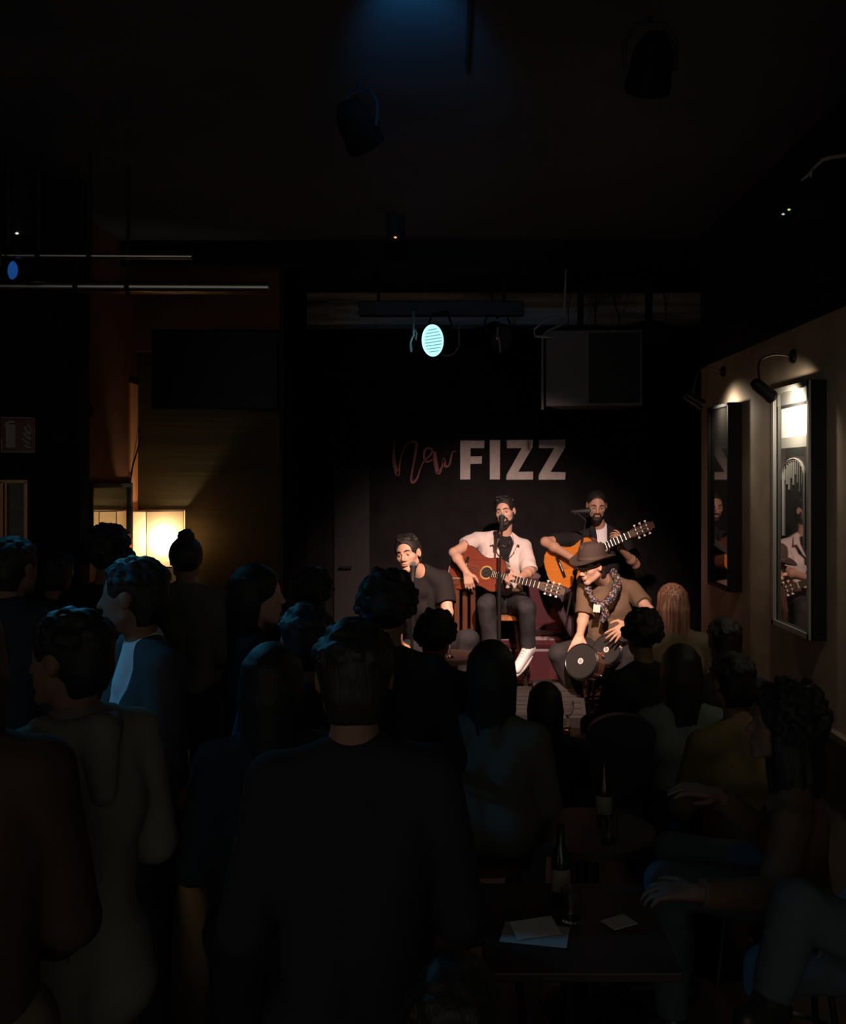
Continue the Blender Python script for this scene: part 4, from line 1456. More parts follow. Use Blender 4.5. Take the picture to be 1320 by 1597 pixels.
# ------------------------------------------------------------------ guitars
def guitar(hole, u, n, label, topm, sidem, scale=1.0, rosette=(0.5, 0.3, 0.12)):
    u = Vector(u).normalized()
    n = Vector(n)
    n = (n - u * n.dot(u)).normalized()
    v = n.cross(u).normalized()
    t = thing('acoustic_guitar', hole, label, 'guitar')
    W = lambda a, b_, c_=0: hole + (u * a + v * b_ + n * c_) * scale
    # outline: (along, half width)
    prof = [(-.335, 0), (-.333, .05), (-.322, .105), (-.295, .15), (-.255, .178), (-.21, .186), (-.165, .178), (-.12, .155), (-.08, .13), (-.045, .118), (-.01, .118), (.025, .126), (.06, .137), (.095, .139), (.125, .128), (.145, .103), (.155, .06), (.157, .028), (.157, 0)]
    th = .095
    out = [(a, b_) for a, b_ in prof] + [(a, -b_) for a, b_ in prof[-2:0:-1]]
    # body (sides and back)
    b = MB()
    b.prism([W(a, b_, -.002) for a, b_ in out], n * (-th) * scale)
    body = b.obj('body', sidem, t, True)
    b = MB()
    b.prism([W(a * .992, b_ * .985, .0015) for a, b_ in out], n * (-.004) * scale)
    b.obj('top_plate', topm, t)
    b = MB()
    bd = [W(a, b_, .0005) for a, b_ in out]
    b.tube(bd + bd[:1], .0028 * scale, 6)
    b.obj('binding', mat('binding_dark', (0.03, 0.018, 0.012), 0.3), t, True)
    R = axes(n, u)
    b = MB()
    b.lathe([(0, .0022), (.043 * scale, .0022), (.043 * scale, .001), (0, .001)], hole, R, 32)
    b.obj('sound_hole', mat('hole_black', (0.006, 0.004, 0.003), 0.8), t)
    b = MB()
    b.lathe([(.044 * scale, .0018), (.044 * scale, .003), (.056 * scale, .003), (.056 * scale, .0018)], hole, R, 32)
    b.obj('rosette', mat('rosette_' + label[:6].strip(), rosette, 0.4), t)
    DK = mat('ebony', (0.018, 0.012, 0.01), 0.35)
    b = MB()
    b.prism([W(-.205, .09, .002), W(-.18, .09, .002), W(-.18, -.09, .002), W(-.205, -.09, .002)], n * .009 * scale)
    br = b.obj('bridge', DK, t)
    b = MB()
    b.tube([W(-.186, .038, .013), W(-.186, -.038, .013)], .0025 * scale, 6)
    b.obj('saddle', mat('bone', (0.75, 0.7, 0.62), 0.3), br)
    # fretboard, neck, nut
    NUT = .465
    b = MB()
    b.prism([W(.04, .029, .002), W(NUT, .025, .002), W(NUT, -.025, .002), W(.04, -.029, .002)], n * .008 * scale)
    fb = b.obj('fretboard', DK, t)
    b = MB()
    for k in range(1, 18):
        a = NUT - .65 * (1 - 2 ** (-k / 12))
        if a > .05:
            b.tube([W(a, .027, .0105), W(a, -.027, .0105)], .0014 * scale, 5)
    b.obj('frets', mat('fret_wire', (0.7, 0.66, 0.6), 0.25, 1.0), fb)
    b = MB()
    b.prism([W(.15, .026, .001), W(NUT + .01, .023, .001), W(NUT + .01, -.023, .001), W(.15, -.026, .001)], n * -.018 * scale)
    b.tube([W(.15, 0, -.012), W(NUT, 0, -.008)], [.02 * scale, .016 * scale], 12)
    b.obj('neck', mat('neck_wood', (0.09, 0.035, 0.018), 0.35), t, True)
    b = MB()
    b.prism([W(NUT - .002, .026, .01), W(NUT + .005, .026, .01), W(NUT + .005, -.026, .01), W(NUT - .002, -.026, .01)], n * .003 * scale)
    b.obj('nut', mat('bone', (0.75, 0.7, 0.62), 0.3), t)
    # slotted headstock, tilted back a little
    hd = (u - n * .2).normalized()
    hn = (n + u * .2).normalized()
    h0 = W(NUT + .006, 0, .002)
    Hh = lambda a, b_, c_=0: h0 + (hd * a + v * b_ + hn * c_) * scale
    b = MB()
    HO = [(0, .026), (.02, .034), (.17, .036), (.19, .022), (.2, .03), (.205, 0), (.2, -.03), (.19, -.022), (.17, -.036), (.02, -.034), (0, -.026)]
    b.prism([Hh(a, c_, 0) for a, c_ in HO], hn * -.018 * scale)
    hs = b.obj('headstock', mat('headstock_wood', (0.05, 0.02, 0.012), 0.25), t)
    b = MB()
    for s_ in (-1, 1):
        b.prism([Hh(.035, s_ * .01, .001), Hh(.165, s_ * .01, .001), Hh(.165, s_ * .021, .001), Hh(.035, s_ * .021, .001)], hn * -.002)
    b.obj('slots', mat('hole_black', (0.006, 0.004, 0.003), 0.8), hs)
    PEG = mat('pearl_peg', (0.8, 0.76, 0.7), 0.2)
    for s_ in (-1, 1):
        for k in range(3):
            a = .055 + k * .045
            b = MB()
            b.tube([Hh(a, s_ * .008, .004), Hh(a, s_ * .024, .004)], .0045 * scale, 8)
            b.obj('roller', PEG, hs, True)
            b = MB()
            b.tube([Hh(a, s_ * .034, -.009), Hh(a, s_ * .046, -.009)], .0025 * scale, 6)
            b.box(Hh(a, s_ * .052, -.009), (.018 * scale, .012 * scale, .009 * scale), Matrix((hd, v, hn)).transposed(), bev=.003)
            b.obj('tuning_peg', PEG if k != 1 else PEG, hs, True)
    b = MB()
    for k in range(6):
        o = (k - 2.5)
        b.tube([W(-.186, o * .0115, .0155), W(NUT, o * .0085, .0135), Hh(.055 + (k % 3) * .045, o * .006, .004)], .0009 * scale, 4, cap=False)
    b.obj('strings', mat('string_silver', (0.7, 0.62, 0.55), 0.3, 0.8), t)
    return W, u, v, n


MAHOG = ramp_mat('mahogany_top', [(0.3, (0.15, 0.03, 0.015)), (0.7, (0.21, 0.045, 0.023))], (3, 3, 60), 0.42, bump=.0, coat=.25)
CEDAR = ramp_mat('cedar_top', [(0.3, (0.5, 0.155, 0.02)), (0.7, (0.6, 0.2, 0.028))], (3, 3, 90), 0.38, coat=.3, bump=0)
ROSE = mat('dark_rosewood', (0.05, 0.018, 0.012), 0.2, coat=.5)
G1h = P(759, 893, 7.72)
g1 = guitar(G1h, (.86, -.48, -.165), (-.3, -.9, .28), 'reddish brown acoustic guitar with dark sides held by the singer in the pale shirt', MAHOG, ROSE, 1.0)
G2h = P(906, 870, 7.8)
g2 = guitar(G2h, (.76, -.48, .43), (-.1, -.94, .25), 'orange topped acoustic guitar held by the guitarist in the black shirt', CEDAR, mat('mahogany_side', (0.15, 0.05, 0.03), 0.3), 1.0, (0.12, 0.05, 0.02))

# ------------------------------------------------------------------ microphones
MESHM = mat('mic_mesh', (0.42, 0.4, 0.4), 0.4, 0.8, bump=.6, bscale=900)


def mic(t, p, d, s=1.0):
    """ball at p, handle running along d"""
    d = Vector(d).normalized()
    R = axes(d)
    b = MB()
    b.lathe([(0, -.026)] + [(.0255 * math.cos(a), .0255 * math.sin(a)) for a in np.linspace(-1.3, .6, 9)], p, R, 18)
    b.obj('mic_grille', MESHM, t, True)
    b = MB()
    b.lathe([(.0255, .006), (.027, .012), (.0255, .018), (.021, .024), (.0135, .17), (.0, .17)], p, R, 16)
    b.obj('mic_handle', mat('mic_black', (0.012, 0.012, 0.013), 0.6), t, True)
    return Vector(p) + d * .13


def mic_thing(p, d, label):
    t = thing('microphone', p, label, 'microphone')
    return mic(t, p, d)


def stand(label, clip, pts, base, r=.011, fat=None, zbase=ST):
    t = thing('microphone_stand', (base.x, base.y, zbase), label, 'stand')
    b = MB()
    b.tube([clip - Vector((0, 0, .02)), clip], .017, 10)
    b.obj('clip', METAL, t, True)
    for k, (a, c, rr) in enumerate(pts):
        b = MB()
        b.tube([a, c], rr, 12)
        b.obj('boom' if (k == 0 and len(pts) > 1) else 'pole', METAL, t, True)
    lo = base
    for k in range(3):
        a = k * 2.094 + .5
        b = MB()
        b.tube([Vector((base.x, base.y, zbase + .1)), Vector((base.x + .28 * math.cos(a), base.y + .28 * math.sin(a), zbase + .012))], .01, 8)
        b.obj('leg', METAL, t, True)
    return t


mp = P(783, 806, 7.63)
e = mic_thing(mp, (-.05, -.72, -.6), 'silver headed microphone right in front of the mouth of the pale-shirted singer')
bz = P(779, 0, 7.53)
stand('straight black microphone stand in front of the pale-shirted singer', e, [(e - Vector((0, 0, .01)), Vector((bz.x, bz.y, 1.25)), .009), (Vector((bz.x, bz.y, 1.27)), Vector((bz.x, bz.y, ST + .1)), .0165)], Vector((bz.x, bz.y, 0)))
# the collar where the pole telescopes
mp = P(645, 881, 6.62)
e = mic_thing(mp, (-.05, -.35, -.93), 'silver headed microphone under the chin of the left singer')
stand('black microphone stand in front of the left singer', e, [(e, Vector((e.x, e.y, ST + .1)), .012)], Vector((e.x, e.y, 0)))
mp = P(920, 797, 7.75)
e = mic_thing(mp, (-.75, -.3, -.02), 'black microphone beside the cheek of the right guitarist')
jt = P(893, 880, 7.45)
t3 = stand('black boom microphone stand crossing the orange guitar', e, [(P(914, 812, 7.7), P(884, 962, 7.2), .008), (Vector((P(897, 0, 7.45).x, 7.45, 1.45)), Vector((P(897, 0, 7.45).x, 7.45, ST + .1)), .010)], Vector((P(897, 0, 7.45).x, 7.45, 0)))
b = MB()
b.tube([e, P(914, 812, 7.7)], .008, 8)
b.lathe([(0, -.02), (.02, -.015), (.02, .015), (0, .02)], P(897, 893, 7.4), axes((1, 0, 0)), 14)
b.obj('joint', METAL, t3, True)
# second mic low by the hat
mp = P(908, 899, 6.9)

# ------------------------------------------------------------------ the musicians
PALE = ramp_mat('pale_pink_linen', [(0.0, (0.56, 0.46, 0.43)), (1.0, (0.7, 0.6, 0.56))], (40, 40, 1.5), 0.8, 'noise', bump=.15, spec=.2)
BLK = mat('black_cotton', (0.014, 0.012, 0.0135), 0.85, spec=.2, bump=.2, bscale=12)
DENIM = ramp_mat('charcoal_denim', [(0.3, (0.016, 0.016, 0.019)), (0.7, (0.04, 0.038, 0.044))], (7, 7, 7), 0.85, bump=.25, spec=.2)
OLIVE = mat('olive_brown_cotton', (0.14, 0.09, 0.058), 0.85, spec=.2, bump=.3, bscale=9)
PURP = mat('plum_grey_trousers', (0.075, 0.052, 0.062), 0.85, spec=.2, bump=.3, bscale=9)
WSHOE = mat('white_leather', (0.85, 0.84, 0.86), 0.4)
BROWNS = mat('brown_boot_leather', (0.16, 0.085, 0.06), 0.4, bump=.3, bscale=30)

# --- the singer in the pale shirt
hcB = P(788, 799, 7.93)
JB = dict(head=hcB, neck=P(787, 838, 8.0), shR=P(744, 842, 8.0), shL=P(817, 853, 8.02),
          elR=P(708, 862, 7.82), wrR=P(728, 893, 7.66), elL=P(826, 892, 7.86), wrL=P(811, 902, 7.63),
          hipR=P(772, 938, 8.0), hipL=P(803, 938, 8.0), knR=P(759, 943, 7.56), knL=P(822, 948, 7.6),
          anR=P(768, 1030, 7.62), anL=P(824, 1010, 7.72), toR=P(764, 1052, 7.5), toL=P(806, 1043, 7.6), soleL=Vector((.1, .45, -.89)).normalized(),
          slvL=.95, slvR=.52)
JB['H'] = basis((-.28, -.95, .04), (-.14, 0, 1))
JB['fwd'] = Vector((-.1, -1, 0)).normalized()


def pale_shirt_extra(root, J):
    sh = bpy.data.objects
    # dark inner tee showing at the open neck, chain, collar
    nb = J['neck']
    b = MB()
    b.tube([nb + Vector((-.05, -.092, .0)), nb + Vector((-.03, -.124, -.055)), nb + Vector((0, -.13, -.068)), nb + Vector((.03, -.124, -.055)), nb + Vector((.05, -.092, 0))], .0022, 6)
    b.obj('necklace', CHROME, root, True)
    for s_ in (-1, 1):
        b = MB()
        p0 = nb + Vector((s_ * .062, -.03, .045))
        p1 = nb + Vector((s_ * .072, -.108, -.045))
        p2 = nb + Vector((s_ * .125, -.108, -.06))
        p3 = nb + Vector((s_ * .105, -.045, .012))
        p4 = nb + Vector((s_ * .028, -.128, -.16))
        b.prism([p0, p3, p2, p1], (0, -.006, .002))
        b.prism([p1 + Vector((0, .002, 0)), p2 * .5 + p1 * .5, p4 + Vector((s_ * .03, 0, .03)), p4], (0, -.005, 0))
        b.obj('collar', PALE, root)


build_person('person in a pale pink short-sleeved shirt singing and playing the reddish guitar on a stool', JB, 1.0, .005, True, top='shirt', topm=PALE, sleeve='short', trou=DENIM, shoe=WSHOE,
             hair='quiff', beard=.003, hands={'R': dict(d=(.22, -.12, -.95), n=(.0, .9, -.1), side=(1, 0, .2), curl=(28, 35, 20), thumb=(.5, .75, .1)),
                                  'L': dict(d=(-.75, -.2, .15), n=(-.1, .5, -.85), side=(0, .3, 1), curl=(60, 60, 40), thumb=(.5, .6, -.5))},
             extra=pale_shirt_extra, vneck=BLK, ripple=.0035, seed=3, skin=SKIN)
bar_stool(P(791, 0, 8.0), P(0, 938, 8.0).z - .105, None, 'tall bar stool with an orange wooden seat and metal legs under the pale-shirted singer', mat('stool_orange_wood', (0.4, 0.16, 0.07), 0.35), mat('stool_steel', (0.45, 0.42, 0.42), 0.25, 1.0), .24, ST)

# --- the left singer in a black tee
hcA = P(637, 865, 6.9)
JA = dict(head=hcA, neck=P(656, 893, 7.0), shR=P(633, 915, 7.02), shL=P(692, 905, 7.02), elR=P(618, 965, 6.95), wrR=P(622, 1003, 6.85),
          elL=P(698, 955, 6.9), wrL=P(688, 1003, 6.72), hipR=P(650, 1015, 7.15), hipL=P(688, 1015, 7.15), knR=P(616, 1020, 6.85), knL=P(730, 998, 6.85),
          anR=P(612, 1100, 6.9), anL=P(728, 1090, 6.95), toR=P(608, 1118, 6.77), toL=P(722, 1110, 6.8), slvL=.72)
JA['H'] = basis((-.3, -.93, .02), (-.2, 0, 1))
JA['fwd'] = Vector((-.1, -1, 0)).normalized()
build_person('person in a black T-shirt with short dark hair singing at the left of the group', JA, 1.06, .005, True, top='t_shirt', topm=BLK, sleeve='short', trou=DENIM, hair='swept', hairm=HAIR_BLACK, seed=4,
             hands={'R': dict(d=(.2, -.8, -.3), n=(0, 0, -1), side=(1, 0, 0)), 'L': dict(d=(-.2, -.8, -.3), n=(0, 0, -1), side=(-1, 0, 0))})
bar_stool(P(669, 0, 7.15), P(0, 1015, 7.15).z - .11, None, 'low dark stool under the singer in the black T-shirt', base=ST)

# --- the guitarist on the right, behind
hcC = P(931, 789, 7.98)
JC = dict(head=hcC, neck=P(936, 826, 8.08), shR=P(893, 842, 8.1), shL=P(972, 840, 8.1), elR=P(851, 845, 7.95), wrR=P(897, 873, 7.74),
          elL=P(991, 880, 7.98), wrL=P(968, 855, 7.78), hipR=P(918, 945, 8.1), hipL=P(952, 945, 8.1), knR=P(868, 926, 7.72), knL=P(960, 950, 7.7),
          anR=P(900, 990, 7.8), anL=P(958, 1040, 7.75), toR=P(897, 1012, 7.65), toL=P(956, 1060, 7.62), slvL=.86, slvR=.72)
JC['H'] = basis((-.06, -.96, -.2), (.03, 0, 1))
JC['fwd'] = Vector((0, -1, 0))


def inner_white(root, J):
    nb = J['neck']
    for s_ in (-1, 1):
        b = MB()
        b.prism([nb + Vector((s_ * .05, -.05, .05)), nb + Vector((s_ * .1, -.06, .02)), nb + Vector((s_ * .085, -.13, -.1)), nb + Vector((s_ * .05, -.14, -.19)), nb + Vector((s_ * .042, -.12, -.06))], (0, -.006, 0))
        b.obj('collar', BLK, root)


build_person('person in a black shirt over a white tee playing the orange topped guitar', JC, 1.0, .005, True, top='shirt', topm=BLK, sleeve='short', trou=PURP, hair='crop', beard=.002,
             hands={'R': dict(d=(.75, -.25, -.25), n=(.1, .8, -.5), side=(.2, 0, 1), curl=(30, 40, 20)),
                    'L': dict(d=(-.15, -.15, .9), n=(-.75, .45, .1), side=(-.4, .6, .2), curls=[(15, 35, 30), (35, 50, 30), (45, 55, 30), (50, 50, 30)], thumb=(.7, .3, .6))},
             extra=inner_white, vneck=mat('white_cotton', (0.72, 0.68, 0.7), .8), skin=SKIN_D, seed=5)
bar_stool(P(935, 0, 8.1), P(0, 945, 8.1).z - .11, None, 'dark bar stool under the guitarist in the black shirt', base=ST)

# --- the percussionist
hcD = P(924, 884, 7.06)
JD = dict(head=hcD, neck=P(942, 905, 7.2), shR=P(915, 918, 7.2), shL=P(985, 918, 7.22), elR=P(911, 960, 7.12), wrR=P(905, 990, 6.98),
          elL=P(1012, 952, 7.0), wrL=P(979, 973, 6.78), hipR=P(926, 1010, 7.25), hipL=P(958, 1010, 7.25), knR=P(872, 1020, 6.98), knL=P(983, 1022, 6.92),
          anR=P(895, 1085, 7.05), anL=P(962, 1078, 6.95), toR=P(893, 1112, 6.9), toL=P(950, 1098, 6.8), slvR=.95, slvL=.72)
JD['H'] = basis((-.84, -.5, -.22), (-.02, 0, 1))
JD['fwd'] = Vector((-.25, -1, 0)).normalized()
SCARF = ramp_mat('floral_scarf', [(0.0, (0.015, 0.014, 0.02)), (0.42, (0.32, 0.13, 0.06)), (0.52, (0.025, 0.02, 0.03)), (0.66, (0.32, 0.28, 0.33)), (0.74, (0.06, 0.065, 0.12)), (0.86, (0.42, 0.33, 0.14)), (0.92, (0.03, 0.025, 0.03))], (130, 130, 130), 0.7, 'voronoi', bump=.1, interp='CONSTANT')
HATM = mat('brown_felt', (0.055, 0.036, 0.03), 0.8, spec=.3, bump=.1, bscale=50)


def scarf_extra(root, J):
    q = lambda x, y, Y: P(x, y, Y)
    f = Field([J['neck'].x - .3, 6.85, .9], [J['neck'].x + .3, 7.45, 1.5], .006)
    def path(pts, r):
        pts = [q(*p) for p in pts]
        for a, c, r0, r1 in zip(pts, pts[1:], r, r[1:]):
            f.cone(a, c, r0, r1, .01)
    path([(957, 893, 7.17), (948, 900, 7.33), (930, 900, 7.3), (919, 905, 7.14)], [.03, .028, .026, .024])
    path([(957, 893, 7.17), (965, 905, 7.08), (961, 918, 7.03), (953, 933, 7.0), (941, 945, 7.0)], [.027, .028, .03, .029, .028])
    path([(919, 905, 7.14), (917, 918, 7.05), (924, 932, 7.02), (933, 944, 7.0)], [.02, .022, .022, .024])
    path([(941, 944, 7.0), (945, 958, 7.0), (940, 968, 7.0)], [.028, .026, .02])
    f.ripple(.004, 60, 3)
    f.obj('scarf', SCARF, root)
    b = MB()
    b.box(q(931, 949, 6.95), (.05, .008, .055), Matrix.Rotation(.1, 3, 'Y'), bev=.002)
    b.obj('name_badge', mat('badge_white', (0.75, 0.7, 0.65), .5), root)
    b = MB()
    p = q(957, 930, 7.03)
    b.box(p, (.014, .004, .006))
    b.obj('shirt_tag', mat('badge_white', (0.75, 0.7, 0.65), .5), root)
    # glasses: a temple glint
    H = J['H']
    hc = J['head']
    T = lambda x, y, z: hc + H @ Vector((x, y, z))
    b = MB()
    for x in (-1, 1):
        b.tube([T(x * .032 + .024 * math.cos(a), .1 - abs(.024 * math.cos(a) * x) * .2, .0 + .017 * math.sin(a)) for a in np.linspace(0, 6.283, 17)], .002, 6)
        b.tube([T(x * .056, .093, .004), T(x * .08, .0, .006)], .002, 6)
    b.tube([T(-.01, .101, .004), T(.01, .101, .004)], .002, 6)
    b.obj('glasses', CHROME, root, True)


hat_c = P(924, 872.5, 7.05)


def hat():
    H = basis((-.8, -.6, -.12), (-.02, 0, 1))
    b = MB()
    prof = [(.088, -.002), (.093, .0), (.125, -.006), (.155, .004), (.158, .008), (.155, .010), (.125, .002), (.099, .008), (.097, .03), (.094, .08), (.087, .108), (.07, .124), (.035, .122), (0, .112)]
    b.lathe(prof, (0, 0, 0), None, 56, sx=.98, sy=1.14)
    for vv in b.bm.verts:
        x, y, z = vv.co
        r = math.hypot(x, y)
        if r > .1:
            vv.co.z += .018 * ((x / .15) ** 2) - .016 * (max(y, 0) / .15) ** 2
        if z > .05:
            k = (z - .05) / .06
            vv.co.z -= .022 * k * math.exp(-(x / .022) ** 2)
            vv.co.x *= 1 - .22 * k * max(0, y / .08)
    bmesh.ops.transform(b.bm, matrix=Matrix.Translation(hat_c) @ H.to_4x4(), verts=b.bm.verts)
    o = b.obj('felt_hat', HATM, None, True)
    tag(o, 'dark brown felt hat with a creased crown and wide brim on the bongo player', 'hat')
    b = MB()
    b.lathe([(.098, .009), (.1005, .012), (.0995, .03), (.097, .031)], (0, 0, 0), None, 48, sx=.98, sy=1.14)
    bmesh.ops.transform(b.bm, matrix=Matrix.Translation(hat_c) @ H.to_4x4(), verts=b.bm.verts)
    b.obj('hat_band', mat('hat_band', (0.09, 0.06, 0.05), .35), o, True)


build_person('person in an olive brown T-shirt, patterned scarf and hat playing the bongos', JD, 1.0, .005, True, top='t_shirt', topm=OLIVE, sleeve='short', trou=mat('black_trousers', (0.02, 0.017, 0.019), .85, bump=.2, bscale=10), shoe=BROWNS,
             hair='crop', hairm=HAIR_DARK, hands={'R': dict(d=(-.35, -.45, -.7), n=(-.1, .5, -.6), side=(1, -.2, 0), curl=(10, 14, 8)),
                                                  'L': dict(d=(-.78, .05, -.62), n=(.35, .85, -.4), side=(-.5, -.3, .8), curl=(4, 9, 6), spread=10, thumb=(.4, .9, 0))},
             extra=scarf_extra, seed=6, ripple=.004)
hat()
bar_stool(P(942, 0, 7.25), P(0, 1010, 7.25).z - .11, None, 'small dark stool under the bongo player', base=ST)

# bongos between the knees
def bongos():
    n = Vector((-.58, -.72, .36)).normalized()
    R = axes(n, (0, 0, 1))
    c1, c2 = P(906, 1031, 6.8), P(946, 1013, 6.9)
    t = thing('bongo_drums', c1, 'pair of joined black skinned bongo drums with white centre emblems between the knees', 'drum')
    for c, r in ((c1, .122), (c2, .106)):
        b = MB()
        b.lathe([(0, .0), (r * .97, 0), (r, -.004), (r, -.012), (0, -.012)], c, R, 40)
        sk = b.obj('drumhead', mat('drum_skin_black', (0.016, 0.014, 0.015), .6, bump=.1, bscale=200), t, True)
        b = MB()
        b.lathe([(0, .0025), (.021, .0025), (.021, .0005), (0, .0005)], c - R @ Vector((0, 0, 0)), R, 24)
        em = b.obj('white_emblem', mat('emblem_white', (0.8, 0.78, 0.76), .4), sk)
        b = MB()
        b.lathe([(.007, .0027), (.007, .0036), (.0115, .0036), (.0115, .0027)], c, R, 20)
        b.box(c + R @ Vector((0, 0, .003)), (.012, .003, .001), R)
        b.obj('emblem_mark', mat('emblem_grey', (0.12, 0.11, 0.11), .5), em)
        for dz, rr in ((-.004, .005), (-.03, .006)):
            b = MB()
            b.tube([c + R @ Vector((r * 1.02 * math.cos(a), r * 1.02 * math.sin(a), dz)) for a in np.linspace(0, 6.2832, 41)], rr, 8)
            b.obj('rim', mat('rim_chrome_black', (0.12, 0.12, 0.13), .18, .9), t, True)
        b = MB()
        b.lathe([(r * .98, -.012), (r * .97, -.07), (r * .86, -.165), (r * .8, -.165), (r * .8, -.02)], c, R, 40)
        b.obj('shell', mat('drum_shell', (0.14, 0.045, 0.02), .2, coat=.6), t, True)
        for k in range(5):
            a = k * 1.2566 + .4
            b = MB()
            p0 = c + R @ Vector((r * 1.06 * math.cos(a), r * 1.06 * math.sin(a), -.02))
            p1 = c + R @ Vector((r * .97 * math.cos(a), r * .97 * math.sin(a), -.14))
            b.tube([p0, p1], .0038, 6)
            b.box(p1, (.016, .016, .012), R)
            b.obj('tuning_lug', CHROME, t)
    b = MB()
    b.tube([c1 + R @ Vector((0, 0, -.08)), c2 + R @ Vector((0, 0, -.08))], .035, 10)
    b.obj('joining_block', mat('drum_shell', (0.14, 0.045, 0.02), .2, coat=.6), t, True)


bongos()

# black floor monitor, small amplifier, low things on the stage front
def wedge(c, w_, d_, h_, label, rot=0):
    t = thing('floor_monitor', c, label, 'speaker')
    R = Matrix.Rotation(rot, 3, 'Z')
    L = lambda x, y, z: c + R @ Vector((x, y, z))
    b = MB()
    b.prism([L(-w_ / 2, d_ / 2, 0), L(-w_ / 2, d_ / 2, h_), L(-w_ / 2, d_ / 2 - .12, h_), L(-w_ / 2, -d_ / 2, .1), L(-w_ / 2, -d_ / 2, 0)], R @ Vector((w_, 0, 0)))
    b.obj('cabinet', mat('monitor_black', (0.014, 0.012, 0.013), .55), t)
    for k in range(5):
        f = .12 + k * .17
        b = MB()
        b.box(L(0, -d_ / 2 * (1 - f) + (d_ / 2 - .12) * f - .008, .1 * (1 - f) + h_ * f), (w_ - .05, .012, .012), R)
        b.obj('grille_rib', mat('monitor_grey', (0.045, 0.04, 0.04), .5), t)
    b = MB()
    for z in (.0, h_):
        pass
    for x in (-w_ / 2, w_ / 2):
        b.box(L(x, -d_ / 2 - .004, .05), (.02, .01, .1), R)
    b.box(L(0, -d_ / 2 - .004, .012), (w_, .01, .02), R)
    b.obj('edge_trim', mat('monitor_grey', (0.045, 0.04, 0.04), .5), t)
    return t


wedge(Vector((P(872, 0, 6.95).x, 6.98, ST)), .36, .34, .3, 'black wedge floor monitor beside the bongo player', 0)
wedge(Vector((P(808, 0, 7.0).x, 7.05, ST)), .3, .3, .24, 'smaller black floor monitor under the white shoe', 0)

# ------------------------------------------------------------------ tables and what stands on them
TABLE = mat('table_top_dark', (0.04, 0.022, 0.018), 0.5)


def table(x, y, z, w_, d_, label, rnd=False):
    t = thing('bar_table', (x, y, 0), label, 'table')
    b = MB()
    if rnd:
        b.lathe([(0, z), (w_ / 2, z), (w_ / 2, z - .03), (0, z - .03)], (x, y, 0), None, 36)
    else:
        b.box((x, y, z - .015), (w_, d_, .03), bev=.006)
    b.obj('table_top', TABLE, t)
    b = MB()
    b.tube([(x, y, z - .03), (x, y, .03)], .03, 12)
    b.obj('column', METAL, t, True)
    b = MB()
    b.lathe([(0, .03), (.1, .028), (.2, .01), (.2, 0), (0, 0)], (x, y, 0), None, 28)
    b.obj('base', METAL, t, True)
    return t


GL = glass()
BEER = glass('amber_drink', (0.9, 0.55, 0.15))


def tumbler(p, label, r=.035, h_=.1, fill=None, fm=None, group=None):
    t = thing('drinking_glass', p, label, 'glass', group)
    b = MB()
    b.lathe([(0, 0), (r * .85, 0), (r, h_), (r - .0025, h_), (r * .85 - .003, .008), (0, .008)], p, None, 24)
    b.obj('tumbler', GL, t, True)
    if fm:
        b = MB()
        b.lathe([(0, .009), (r * .85 - .004, .009), (r * .9 - .0035, h_ * .6), (0, h_ * .6)], p, None, 20)
        b.obj('drink', fm, t, True)


def wine(p, label, fm=None):
    t = thing('wine_glass', p, label, 'glass')
    b = MB()
    b.lathe([(0, 0), (.033, .001), (.032, .004), (.006, .012), (.004, .08), (.018, .095), (.036, .13), (.034, .18), (.032, .18), (.034, .131), (.015, .099), (0, .095)], p, None, 24)
    b.obj('stemmed_bowl', GL, t, True)
    if fm:
        b = MB()
        b.lathe([(0, .0965), (.014, .1), (.031, .13), (0, .13)], p, None, 20)
        b.obj('drink', fm, t, True)


def bottle(p, label, m):
    t = thing('bottle', p, label, 'bottle')
    b = MB()
    b.lathe([(0, 0), (.03, 0), (.031, .01), (.031, .13), (.026, .16), (.013, .19), (.012, .24), (.014, .242), (.014, .25), (0, .25)], p, None, 20)
    b.obj('glass_body', m, t, True)
    b = MB()
    b.lathe([(.0315, .04), (.0318, .04), (.0318, .11), (.0315, .11)], p, None, 20)
    b.obj('paper_band', mat('dull_paper', (0.3, 0.26, 0.2), .6), t)


BG = mat('brown_glass', (0.05, 0.02, 0.008), .08, spec=.6)
GG = mat('green_glass', (0.01, 0.03, 0.015), .08, spec=.6)

tx = P(900, 0, 5.3).x
table(tx, 5.35, .57, .62, .7, 'low dark table in front of the stage, lit along its far edge')
tz = .57
tumbler(Vector((P(818, 0, 5.6).x + .1, 5.55, tz)), 'empty clear tumbler at the left end of the low table by the stage')
wine(Vector((P(886, 0, 5.6).x, 5.6, tz)), 'stemmed glass with a blueish glint on the low table by the stage')
tumbler(Vector((P(880, 0, 5.4).x, 5.38, tz)), 'tumbler of reddish drink on the low table by the stage', fm=glass('red_drink', (.7, .1, .05)))
tumbler(Vector((P(868, 0, 5.2).x, 5.15, tz)), 'small squat glass with amber drink near the front of the low table', .03, .08, fm=BEER)
for k, (x, y, rot, sz, lab) in enumerate(((905, 5.45, .4, (.14, .09), 'pale crumpled napkin lying on the low table by the glasses'), (925, 5.1, -.3, (.16, .1), 'pale folded menu card at the front of the low table'))):
    b = MB()
    c = Vector((P(x, 0, y).x, y, tz + .004))
    b.box(c, (*sz, .004), Matrix.Rotation(rot, 3, 'Z'), bev=.001)
    b.box(c + Vector((.01, .01, .006)), (sz[0] * .8, sz[1] * .7, .003), Matrix.Rotation(rot + .3, 3, 'Z') @ Matrix.Rotation(.06, 3, 'X'))
    tag(b.obj(('napkin', 'menu_card')[k], mat('paper_white', (0.4, 0.34, 0.3), .7)), lab, ('napkin', 'card')[k])

